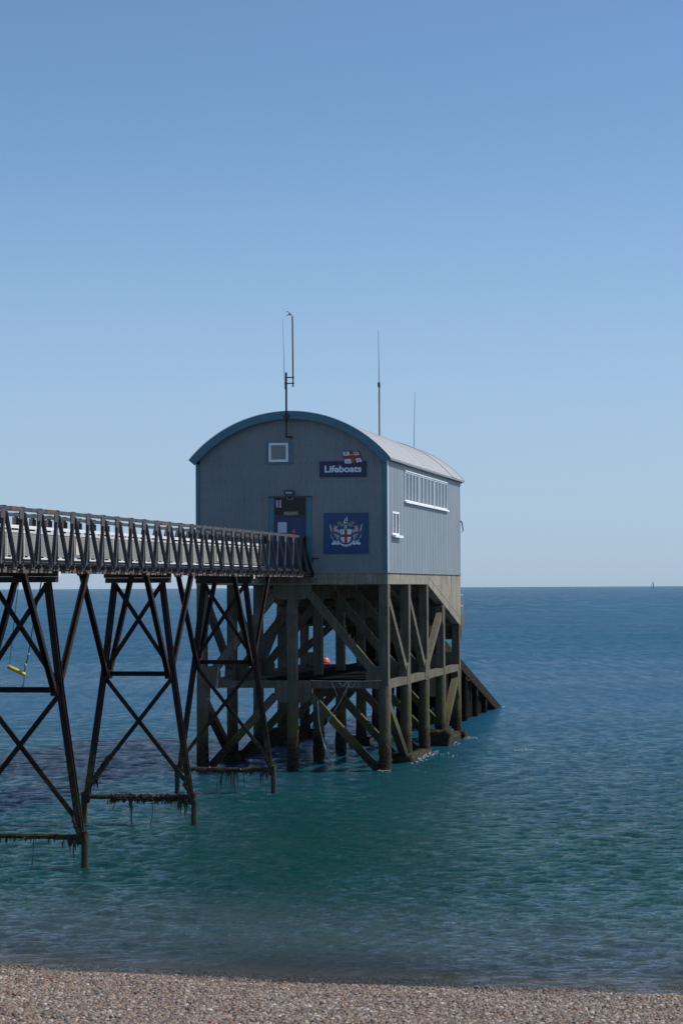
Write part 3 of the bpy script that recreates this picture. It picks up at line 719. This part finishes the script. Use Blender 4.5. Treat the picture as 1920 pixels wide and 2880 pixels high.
# flag: wavy panel
S2 = thing('lifeboat_flag_sign', 'wavy flag sign, white with red cross and letters RNLI', 'flag sign', (-1.62, -.1, 14.4))
def F(px, py): return (-3.37 + px / 9.8 / 60 * 1.0 + 0.0, 15.235 - py / 9.8 / 60)
def fl(mb, pts, y0, y1): return mb.prism([F(*p) for p in pts], y0, y1)
part('flag_border', fl(MB(), [(735, 125), (840, 140), (935, 128), (1040, 150), (1130, 142), (1208, 152), (1255, 300), (1312, 450), (1200, 455), (1130, 480), (1060, 495), (990, 490), (900, 500), (795, 490), (775, 350), (760, 240)], -.11, -.085), M['navy'], S2)
part('red_cross', fl(fl(MB(), [(955, 140), (1045, 158), (1080, 260), (1120, 475), (1060, 487), (1005, 480), (985, 330), (950, 250)], -.116, -.111), [(760, 285), (850, 290), (950, 270), (1060, 285), (1150, 270), (1235, 275), (1255, 325), (1170, 318), (1080, 335), (980, 325), (880, 350), (775, 335)], -.1165, -.1105), M['red'], S2)
for q in ([(752, 148), (840, 158), (930, 146), (945, 250), (860, 265), (770, 258)], [(1055, 160), (1130, 158), (1185, 165), (1212, 255), (1140, 250), (1080, 262)],
          [(795, 352), (880, 360), (970, 342), (998, 465), (920, 485), (808, 475)], [(1110, 340), (1180, 335), (1245, 332), (1298, 440), (1220, 440), (1140, 458)]):
    part('white_quarter', fl(MB(), q, -.117, -.111), M['letter'], S2)
for ch, px, py in (('R', 855, 243), ('N', 1132, 238), ('L', 905, 465), ('I', 1200, 428)):
    c = F(px, py); part('letter', place_text(text_mesh(ch, .17, None, .006, .003), c[0], -.121, c[1], -.15, 0), M['red'], S2)
c = F(1008, 270)
part('crown', MB().prism([(c[0] - .05, c[1]), (c[0] + .05, c[1]), (c[0] + .065, c[1] + .12), (c[0] + .03, c[1] + .07), (c[0], c[1] + .15), (c[0] - .03, c[1] + .07), (c[0] - .065, c[1] + .12)], -.123, -.117), M['gold'], S2)
c = F(1045, 420)
part('anchor', MB().tube([(c[0], -.12, c[1]), (c[0] - .02, -.12, c[1] + .2)], .012).tube([(c[0] - .05, -.12, c[1] + .155), (c[0] + .03, -.12, c[1] + .155)], .01).tube([(c[0] + .065 * math.cos(t), -.12, c[1] + .07 + .07 * math.sin(t)) for t in [math.pi + i * math.pi / 8 for i in range(9)]], .012), M['gold'], S2)

S3 = thing('coat_of_arms_sign', 'square blue board with white shield, red cross and winged supporters', 'sign', (-1.96, -.06, 10.18))
part('sign_board', MB().box(-3.03, -.90, -.08, -.004, 10.18, 12.10), M['royal'], S3)
def G(px, py): return (-1.965 + (px - 765) * .00161, 11.14 - (py - 740) * .00161)
_y = [0]
def cp(name, pts, mat, mirror=False, lv=0):
    for s in ((1, -1) if mirror else (1,)):
        q = [G(765 + s * (x - 765), y) for x, y in pts]
        part(name, MB().prism(q, -.086 - lv * .003, -.0795), mat, S3)
cp('supporter_wing', [(280, 455), (312, 510), (330, 600), (352, 690), (325, 680), (298, 570)], M['letter'], True, 1)
cp('supporter_wing', [(345, 545), (375, 580), (400, 450), (425, 560), (470, 690), (380, 715), (350, 690)], M['red'], True)
cp('supporter_wing', [(415, 470), (445, 560), (465, 520), (535, 535), (480, 600), (505, 700), (420, 690), (345, 560), (420, 640)], M['silver'], True, 1)
cp('supporter_head', [(480, 620), (500, 600), (520, 640), (550, 615), (560, 680), (575, 740), (530, 720)], M['silver'], True, 2)
cp('supporter_body', [(350, 710), (420, 750), (500, 745), (545, 775), (560, 830), (540, 900), (500, 930), (470, 870), (430, 850), (440, 790)], M['silver'], True, 1)
cp('supporter_body', [(440, 800), (475, 810), (500, 870), (480, 890)], M['navy'], True, 2)
cp('supporter_body', [(430, 740), (530, 755), (540, 785), (470, 775)], M['red'], True, 2)
cp('supporter_tail', [(300, 760), (330, 770), (340, 840), (380, 855), (375, 885), (330, 880), (322, 830)], M['silver'], True, 1)
cp('supporter_leg', [(370, 910), (395, 900), (420, 950), (460, 960), (440, 990), (380, 990)], M['silver'], True, 1)
cp('scroll', [(333, 1050), (350, 1010), (400, 1000), (410, 945), (450, 945), (490, 975), (560, 930), (575, 1030), (540, 1083), (490, 1070), (450, 1060), (385, 1075), (338, 1070)], M['letter'], True, 1)
cp('scroll', [(470, 980), (550, 950), (520, 1020), (440, 1035)], M['silver'], True, 2)
cp('mantling', [(490, 470), (530, 440), (500, 400), (545, 420), (555, 360), (600, 410), (640, 400), (635, 470), (690, 520), (640, 550), (600, 540), (540, 480)], M['olive'], True)
cp('mantling', [(465, 370), (500, 345), (530, 380), (500, 410)], M['red'], True, 1)
cp('mantling', [(660, 440), (690, 440), (700, 500), (670, 500)], M['silver'], True, 1)
cp('shield', [(578, 650), (610, 625), (690, 618), (765, 640), (850, 615), (915, 625), (950, 655), (925, 720), (930, 830), (905, 920), (860, 1000), (765, 1055), (670, 1000), (612, 920), (590, 830), (600, 720)], M['letter'], False, 2)
cp('red_cross', [(722, 640), (800, 640), (800, 1030), (765, 1045), (722, 1025)], M['red'], False, 3.1)
cp('red_cross', [(593, 775), (940, 775), (938, 850), (598, 850)], M['red'], False, 3.0)
cp('shield_sword', [(645, 632), (663, 632), (663, 765), (645, 765)], M['navy'], False, 3)
cp('helmet', [(700, 640), (705, 560), (735, 480), (770, 475), (800, 520), (795, 600), (770, 640), (730, 655)], M['silver'], False, 3)
cp('helmet', [(700, 600), (740, 590), (790, 610), (770, 650), (710, 660)], M['olive'], False, 4)
cp('crest_wing', [(700, 390), (740, 320), (795, 240), (815, 340), (815, 400), (795, 470), (760, 430), (725, 465), (710, 430)], M['letter'], False, 3)
cp('crest_cross', [(760, 290), (785, 270), (790, 450), (768, 450)], M['red'], False, 4)
cp('crest_cross', [(725, 372), (820, 372), (820, 400), (725, 400)], M['red'], False, 4.2)
cp('scroll_ribbon', [(578, 1040), (590, 1000), (640, 975), (600, 1010), (640, 1040), (700, 1065), (765, 1070), (830, 1065), (890, 1040), (930, 1010), (890, 975), (940, 1000), (960, 1040), (900, 1095), (830, 1125), (765, 1135), (700, 1125), (630, 1090)], M['letter'], False, 4)
cp('scroll_backing', [(655, 1050), (690, 1010), (720, 1030), (765, 1020), (810, 1030), (840, 1010), (885, 1050), (765, 1068)], M['navy'], False, 3.6)  # navy shape of the arms behind the ribbon
c = G(765, 1112); part('motto', place_text(text_mesh('DOMINE DIRIGE NOS', .055, .34, 0, .002), c[0], -.101, c[1]), M['navy'], S3)

# ------------------------------------------------------------------ footbridge
NX, FX = -3.95, -5.82                     # near and far truss lines
fb = thing('footbridge', 'steel lattice footbridge with white handrail leading to the boathouse door', 'footbridge', (-4.9, -20, 9.0))
PIT = 1.6456; nodes = [-1.13 - PIT * i for i in range(-0, 40)]
ye = nodes[-1]
ZT, ZB = 11.03, 9.28
def shared(name, me, mat, parent, locs, **k):
    out = []
    for l in locs:
        off = Vector(parent['_off']); out.append(link(name, me, mat, parent, loc=(l[0] - off.x, l[1] - off.y, l[2] - off.z), **k))
    return out
fb_off = Vector(fb['_off'])
for X in (NX, FX):
    for seg in range(5):
        a = -.35 - seg * (-ye - .35) / 5; b = -.35 - (seg + 1) * (-ye - .35) / 5
        part('top_chord', MB().sweep((X, a, ZT - .055), (X, b, ZT - .055), [(-.06, -.055), (.06, -.055), (.06, .055), (-.06, .055)], (0, 0, 1)), M['truss'], fb)
        part('bottom_chord', MB().ibar((X, a, ZB + .07), (X, b, ZB + .07), .12, .15, (0, 0, 1)), M['truss'], fb)
sg = lambda mb: mb.mesh('m')
post = MB().ibar((0, 0, .15), (0, 0, ZT - ZB - .1), .10, .11, (0, 1, 0), .015).mesh('post'); post.materials.append(M['truss'])
rakeN = MB().ibar((.05, .10, ZT - ZB - .16), (.37, .10, -.02), .11, .11, (0, 1, 0), .014).mesh('raker'); rakeN.materials.append(M['truss'])
rakeF = MB().ibar((-.05, .10, ZT - ZB - .16), (-.37, .10, -.02), .11, .12, (0, 1, 0), .014).mesh('raker'); rakeF.materials.append(M['truss'])
diag = MB().bar((.065, 0.02, ZT - ZB - .15), (.075, -.36, .06), .02, .14, (0, 1, 0)).bar((.02, 0.02, ZT - ZB - .15), (.0, -.38, .06), .08, .09, (0, 1, 0)).mesh('diagonal'); diag.materials.append(M['truss'])
gus = MB().box(-.012, .012, -.36, .10, -.36, -.06).mesh('gusset_plate'); gus.materials.append(M['truss'])
gus2 = MB().box(-.04, -.02, -.20, .12, -.42, -.14).box(-.02, .10, .10, .12, -.40, -.16).mesh('gusset_plate'); gus2.materials.append(M['truss'])
capm = MB().box(-.08, .08, -.10, .10, .001, .022).mesh('chord_plate'); capm.materials.append(M['block'])
blk = MB().box(.02, .16, -.42, .24, -.20, -.03).mesh('bearer'); blk.materials.append(M['rust'])
blk2 = MB().box(.02, .17, -.42, .18, -.20, -.03).mesh('bearer'); blk2.materials.append(M['block'])
clip = MB().box(.10, .46, -.05, .05, -.14, -.10).bar((.30, 0, -.12), (.40, 0, .02), .03, .1).mesh('raker_foot'); clip.materials.append(M['block'])
cross = MB().ibar((FX - .35, 0, 0), (NX + .35, 0, 0), .10, .14, (0, 0, 1)).mesh('cross_bearer'); cross.materials.append(M['truss'])
for i, y in enumerate(nodes):
    for X in (NX, FX):
        shared('post', post, None, fb, [(X, y, ZB)])
        shared('chord_plate', capm, None, fb, [(X, y + .05, ZT)])
    shared('raker', rakeN, None, fb, [(NX, y, ZB)]); shared('raker', rakeF, None, fb, [(FX, y, ZB)])
    shared('diagonal', diag, None, fb, [(NX, y, ZB)])
    shared('gusset_plate', gus, None, fb, [(NX + .07, y, ZT)]); shared('gusset_plate', gus2, None, fb, [(FX + .08, y - .3, ZT)])
    shared('bearer', blk, None, fb, [(NX, y, ZB)]); shared('bearer', blk2, None, fb, [(NX, y - PIT / 2, ZB)])
    shared('raker_foot', clip, None, fb, [(NX, y + .1, ZB)])
    shared('cross_bearer', cross, None, fb, [(0, y, ZB - .02), (0, y - PIT / 2, ZB - .02)])
for i in (1, 7, 14, 22, 24):
    if i < 26: part('splice_cover', MB().box(NX - .075, NX + .075, nodes[i] - 1.1, nodes[i] - .25, ZT - .125, ZT + .012), M['rust'], fb)
# deck planks
pk = MB().box(FX + .08, NX - .08, -.095, .095, 0, .05).mesh('deck_plank'); pk.materials.append(M['timber'])
y = -.45; n = 0
while y > ye and n < 300: shared('deck_plank', pk, None, fb, [(0, y, ZB + .17)]); y -= .205; n += 1
# handrail and infill on the far side, facing the sun
hx = FX + .16
for seg in range(13):
    a = -.9 - seg * 3 * PIT; b = a - 3 * PIT
    part('handrail', MB().box(hx - .03, hx + .05, b, a - .012, 10.535, 10.64), M['bright'], fb)
    part('panel_rail', MB().box(hx - .02, hx + .03, b, a - .012, 10.40, 10.475), M['cream'], fb)
    part('kick_rail', MB().box(hx - .02, hx + .03, b, a - .012, 9.56, 9.61), M['bright'], fb)
pn = MB().box(-.012, .012, -PIT + .03, -.03, 9.66 - ZB, 10.40 - ZB - .004).mesh('mesh_panel'); pn.materials.append(M['panel'])
ps = MB().box(-.02, .034, -.03, .03, 9.61 - ZB, 10.53 - ZB).mesh('panel_post'); ps.materials.append(M['cream'])
for i in range(38):
    shared('mesh_panel', pn, None, fb, [(hx, -.9 - i * PIT, ZB)]); shared('panel_post', ps, None, fb, [(hx - .006, -.9 - i * PIT, ZB)])
for i in (5, 17, 24):
    part('notice_panel', MB().box(hx + .02, hx + .035, nodes[i] - .9, nodes[i] - .35, 9.75, 10.39), M['cream'], fb)
part('abutment', MB().prismx([(ye + .5, -1.5), (ye + .5, 9.05), (ye - 4, 9.45), (ye - 26, 7.2), (ye - 26, -1.5)], FX - .8, NX + .8), M['fascia'], fb)
# end frame at the boathouse
for X, s in ((NX, 1), (FX, -1)):
    part('end_post', MB().ibar((X + s * .02, -.30, 9.15), (X + s * .02, -.30, ZT), .14, .14), M['steel'], fb)
    part('end_brace', MB().ibar((X + s * .05, -.42, ZT - .6), (X + s * .48, -.42, 9.15), .12, .12), M['steel'], fb)
part('end_bracket', MB().bar((NX + .38, -.30, 9.95), (NX + .72, -.30, 9.97), .06, .06).bar((NX + .42, -.30, 9.75), (NX + .42, -.30, 10.05), .05, .05), M['black'], fb)
part('end_beam', MB().box(FX - .4, NX + .5, -.62, -.43, 9.08, 9.24), M['steel'], fb)

# trestles
def weed(mb, p, q, n, r, drop, down=True):
    p, q = Vector(p), Vector(q)
    for _ in range(n):
        t = rnd.random(); c = p.lerp(q, t); a = rnd.uniform(0, 6.28)
        L = drop * (.25 + rnd.random() ** 3 * 1.2) * (.6 + .8 * abs(math.sin(t * 17 + 1)))
        s = c + Vector((rnd.uniform(-.5, .5) * r, math.cos(a) * r, math.sin(a) * r))
        w_ = rnd.uniform(.006, .022); e = s + Vector((rnd.uniform(-.1, .1) * L, rnd.uniform(-.1, .1) * L + math.cos(a) * .04, -L)); m_ = (s + e) / 2 + Vector((rnd.uniform(-.03, .03), math.cos(a) * .04, 0))
        dx = Vector((w_, rnd.uniform(-w_, w_), 0)); dy = Vector((0, .008, 0))
        mb.add([s - dx, s + dx, m_ + dx * 1.3, e + dx * .2, e - dx * .2, m_ - dx * 1.3, s + dy, m_ + dy * 2], [(0, 1, 2, 5), (5, 2, 3, 4), (0, 6, 7, 5), (1, 2, 7, 6)])
def lumps(mb, p, q, n, r):
    p, q = Vector(p), Vector(q)
    for _ in range(n):
        t = rnd.random(); c = p.lerp(q, t); a = rnd.uniform(0, 6.28); s = r * rnd.uniform(.3, .8)
        mb.blob((c.x + rnd.uniform(-.02, .02), c.y + math.cos(a) * r * .7, c.z + math.sin(a) * r * .7), (s, s * .8, s), 5, 3, .35)
labels = {0: 'steel trestle nearest the boathouse, its feet beside the concrete piles', 1: 'middle steel trestle with thick brown seaweed on its lowest beam',
          2: 'steel trestle at the left edge, holding the yellow rope float', 3: 'steel trestle standing closest to the beach'}
for ti, y in enumerate((-11.85, -24.85, -38.0, -50.9)):
    C = -4.9
    T = thing('trestle', labels[ti], 'trestle', (C, y, 0), 'steel trestles under the footbridge')
    part('cap_beam', MB().box(C - 1.28, C + 1.26, y - .13, y + .13, 8.985, 9.15), M['timber'], T)
    part('cap_beam', MB().box(C - 1.22, C + 1.20, y - .15, y + .15, 8.80, 8.98), M['timber'], T)
    part('end_plate', MB().box(C + 1.262, C + 1.29, y - .1, y + .1, 8.98, 9.13), M['cream'], T)
    for s in (-1, 1):
        lz = [(C + s * .90, y, 8.80), (C + s * 1.31, y, 5.48), (C + s * 2.0, y, .75)]
        part('leg', MB().ibar(lz[0], lz[1], .20, .22, (0, 1, 0), .03).ibar(lz[1], lz[2], .20, .22, (0, 1, 0), .03), M['steel'], T)
        pp = [(C + s * 2.08 + rnd.uniform(-.005, .005), y, z) for z in np.linspace(-2.5, 1.15, 12)]
        part('pile', MB().tube(pp, [.112 + rnd.uniform(-.008, .012) for _ in pp], 8), M['steel'], T)
        part('upper_brace', MB().ibar((C + s * .86, y - s * .05, 8.70), (C - s * 1.22, y - s * .05, 5.65), .14, .10, (0, 1, 0), .02), M['steel'], T)
        part('lower_brace', MB().ibar((C + s * 1.30, y - s * .05, 5.35), (C - s * 1.85, y - s * .05, 1.45), .14, .10, (0, 1, 0), .02), M['steel'], T)
        part('collar', MB().cham((C + s * 2.04, y, .84), (C + s * 2.04, y, 1.10), .26, .26, .04), M['steel'], T)
        for d, nm in ((1, 'strut'), (-1, 'strut')):
            part('strut', MB().ibar((C + s * 1.17, y + d * .16, 5.42), (C + s * 1.17, y + d * 3.15, 9.13), .17, .17, (1, 0, 0), .03), M['steel'], T)
            part('strut_head', MB().box(C + s * 1.17 - .1, C + s * 1.17 + .1, y + d * 3.15 - .22, y + d * 3.15 + .22, 9.06, 9.17), M['rust'], T)
        part('joint_plate', MB().box(C + s * 1.17 - .12, C + s * 1.17 + .12, y - .2, y + .2, 5.30, 5.60), M['steel'], T)
    part('cross_beam', MB().ibar((C - 1.32, y, 5.48), (C + 1.32, y, 5.48), .2, .17, (0, 0, 1), .025), M['steel'], T)
    part('low_beam', MB().tube([(C - 1.95 + i * .26, y, .97 + rnd.uniform(-.01, .01)) for i in range(16)], .085, 8), M['steel'], T)
    mb = MB()
    full = {0: (420, .085), 1: (700, .11), 2: (240, .065), 3: (200, .06)}[ti]
    weed(mb, (C - (1.9 if ti in (0, 2, 3) else 1.1), y, .97), (C + 1.85, y, .97), full[0], full[1], .13)
    lumps(mb, (C - (1.9 if ti in (0, 2) else 1.05), y, .97), (C + 1.85, y, .97), full[0] // 4, full[1])
    weed(mb, (C + 1.5, y, .9), (C + 1.85, y, .9), 40, .1, .34)
    lumps(mb, (C + 1.75, y - .05, 1.55), (C + 1.98, y, 1.0), 40, .12)
    if ti == 1:
        weed(mb, (C - 1.75, y + .05, 1.6), (C - 1.2, y + .05, 2.4), 120, .07, .3); lumps(mb, (C - 1.8, y + .05, 1.5), (C - 1.1, y + .05, 2.45), 90, .12)
        weed(mb, (C - .35, y, .9), (C - .3, y, .9), 14, .05, .75)
    if ti == 0: weed(mb, (C - .2, y, .9), (C + .9, y, .9), 20, .06, .8)
    part('seaweed', mb, M['weed'], T, kind='stuff')
    s_ = MB()
    for (dx, L) in {0: ((-.3, 1.0), (.1, .7)), 1: ((.55, .9), (-.9, .4)), 2: ((.45, 1.2),), 3: ((0, .5),)}[ti]:
        s_.tube([(C + dx, y, .9), (C + dx - .03, y, .9 - L * .5), (C + dx - .10, y, .9 - L)], [.015, .014, .018], 5)
    part('hanging_weed', s_, M['weed'], T)

# ------------------------------------------------------------------ rope float, ropes, buoy, sailing yacht, foam
yf = thing('rope_float', 'yellow float hanging from two ropes behind the left trestle', 'float', (-5.45, -36.6, 6.0))
fy = -36.6
part('float', MB().tube([(-5.74, fy, 6.13), (-5.66, fy, 6.09), (-5.28, fy, 5.92), (-5.20, fy, 5.885)], [.05, .07, .07, .045], 10), M['yellow'], yf, smooth=True)
part('end_cap', MB().tube([(-5.77, fy, 6.145), (-5.71, fy, 6.118)], .075, 10), M['gold'], yf)
part('rope', MB().tube([(-5.73, fy, 6.15), (-5.62, fy, 7.2), (-5.38, fy, 9.2)], .011, 5), M['darkrope'], yf)
part('rope', MB().tube([(-5.25, fy, 5.95), (-5.12, fy, 6.45), (-4.88, fy, 7.8), (-4.6, fy, 9.2)], .02, 5), M['darkrope'], yf)
part('rope_knot', MB().blob((-5.11, fy, 6.52), (.06, .05, .05)).blob((-4.86, fy, 7.72), (.04, .04, .05)).blob((-5.2, fy, 6.2), (.05, .05, .09)), M['rope'], yf)
part('rope_tail', MB().tube([(-5.24, fy, 5.88), (-5.25, fy, 5.65), (-5.3, fy, 5.5)], [.018, .02, .03], 5).blob((-5.28, fy, 5.5), (.05, .05, .08)), M['rope'], yf)

def cat_curve(p, q, sag, n=10):
    p, q = Vector(p), Vector(q)
    return [p.lerp(q, i / n) + Vector((0, 0, -sag * 4 * (i / n) * (1 - i / n))) for i in range(n + 1)]
RG = 'mooring ropes tied to the concrete frame'
solo('mooring_rope', MB().tube(cat_curve((-3.7, -.05, 4.23), (-.3, -.05, 4.24), .04), .016, 5), M['rope'], 'thin white rope lying along the front concrete tie beam', 'rope', (-3.7, -.05, 4.2), RG)
solo('mooring_rope', MB().tube([(-3.35, -.12, 3.3), (-3.3, -.15, 2.4), (-3.05, -.2, 1.2), (-2.75, -.2, .5), (-2.6, -.2, .3)], .018, 5).tube([(-3.35, -.12, 3.3), (-3.25, -.15, 2.0), (-2.95, -.2, 1.0), (-2.62, -.2, .55), (-2.62, -.2, .1)], .022, 5), M['rope'], 'two pale rope ends dangling to the water beside the middle pile', 'rope', (-3.35, -.12, 3.3), RG)
solo('mooring_rope', MB().tube(cat_curve((-2.35, -.1, 4.22), (-1.95, -.1, 4.22), .25), .014, 5).tube(cat_curve((-1.95, -.1, 4.22), (-1.55, -.1, 4.2), .3), .014, 5).tube([(-1.8, -.1, 4.2), (-2.3, -.1, 3.2), (-2.9, -.12, 2.3)], .016, 5).tube([(-2.7, -.1, 4.2), (-2.4, -.1, 3.5)], .014, 5), M['rope'], 'looped pale rope draped over the right half of the front tie beam', 'rope', (-2, -.1, 4.2), RG)
solo('mooring_rope', MB().tube([(-8.15, -.1, 4.3), (-8.2, -.12, 3.9), (-8.4, -.12, 3.5), (-8.7, -.12, 3.3)], .016, 5).tube([(-8.15, -.1, 4.9), (-8.22, -.12, 4.2), (-8.3, -.12, 3.6)], .014, 5), M['rope'], 'pale rope hanging from the left junction block behind the trestle', 'rope', (-8.15, -.1, 4.3), RG)

def world_solo(name, parts, label, cat, loc, rz=0):
    e = bpy.data.objects.new(name, None); COL.objects.link(e); e.location = loc; e.rotation_euler.z = rz; e['label'] = label; e['category'] = cat
    for nm, mb, mat in parts: link(nm, mb.mesh(nm), mat, e, smooth=nm in ('buoy_body',))
    return e
bz = MB(); pr = [(-.35, .30), (-.28, .50), (-.05, .55), (.05, .58), (.15, .55), (.35, .50), (.55, .40), (.62, .2)]
bz.tube([(0, 0, z) for z, _ in pr], [r for _, r in pr], 16)
world_solo('mooring_buoy', [('buoy_body', bz, M['orange']), ('band', MB().tube([(0, 0, .02), (0, 0, .10)], .60, 16), M['red']), ('lifting_eye', MB().tube([(-.08, 0, .6), (-.08, 0, .75), (.08, 0, .75), (.08, 0, .6)], .02), M['black'])],
           'round orange red mooring buoy floating seen between the piles', 'buoy', (-1.95, 262, 0), .3)
yb = []
hull = MB(); L_ = 9.5; secs = []
for t in np.linspace(-1, 1, 9):
    w_ = 1.7 * max(.05, 1 - abs(t) ** 2.4); secs.append([(t * L_, -w_, 1.5), (t * L_, -w_ * .75, .1), (t * L_, 0, -.6), (t * L_, w_ * .75, .1), (t * L_, w_, 1.5)])
n = 5; hull.add([p for s in secs for p in s], [(i * n + k, i * n + k + 1, (i + 1) * n + k + 1, (i + 1) * n + k) for i in range(8) for k in range(4)] + [(i * n, (i + 1) * n, (i + 1) * n + 4, i * n + 4) for i in range(8)])
yb.append(('hull', hull, M['hull']))
yb.append(('cabin', MB().box(-1.5, 4, -1, 1, 1.5, 2.6), M['sail']))
yb.append(('mast', MB().tube([(-.5, 0, 1.4), (-.5, 0, 30)], .10), M['hull']))
yb.append(('mainsail', MB().prism([(-.2, 3), (6.5, 3.3), (5.2, 10), (3.2, 18), (1.2, 26), (-.1, 29.5)], -.06, .06), M['sail']))
yb.append(('jib', MB().prism([(-9, 2.2), (-5.0, 3.0), (-3.4, 13), (-1.2, 26.5)], -.05, .05), M['sail']))
world_solo('sailing_yacht', yb, 'distant grey sailing yacht on the horizon at right', 'sailboat', (1217, 9000, -.2), 0.0)

fm = N('white_foam'); M['foam'] = fm.bsdf((.75, .78, .78), .6)
mb = MB()
def foam_patch(cx, cy, rx, ry, n):
    for _ in range(int(n * .55)):
        a = rnd.uniform(0, 6.28); q = math.sqrt(rnd.random())
        x, y_ = cx + rx * q * math.cos(a), cy + ry * q * math.sin(a); s = rnd.uniform(.010, .032)
        mb.blob((x, y_, .02 + rnd.random() * .04), (s * 1.6, s, s * .45), 5, 3, .3)
foam_patch(XS[2], YS[0] - .35, .35, .12, 45)
foam_patch(XS[2] + .55, YS[1] + .2, .4, 2.0, 90); foam_patch(XS[2] + .5, YS[2] - 1, .3, 2.2, 90); foam_patch(XS[2] + .5, YS[3] + .5, .4, 1.6, 70); foam_patch(XS[2] + .7, YS[4], .5, .8, 50)
foam_patch(XS[2] + 1.3, YS[1] + 4, .7, 1.2, 30); foam_patch(4.6, 14.2, .55, .5, 46)
foam_patch(-2.8, -12.9, .25, .2, 14); foam_patch(-2.0, 57.3, .35, .5, 25); foam_patch(-1.35, -.3, .2, .1, 8)
o = solo('wave_foam', mb, M['foam'], 'flecks of white foam around the feet of the concrete piles', 'foam'); o['kind'] = 'stuff'

for o in bpy.data.objects:
    if '_off' in o: del o['_off']
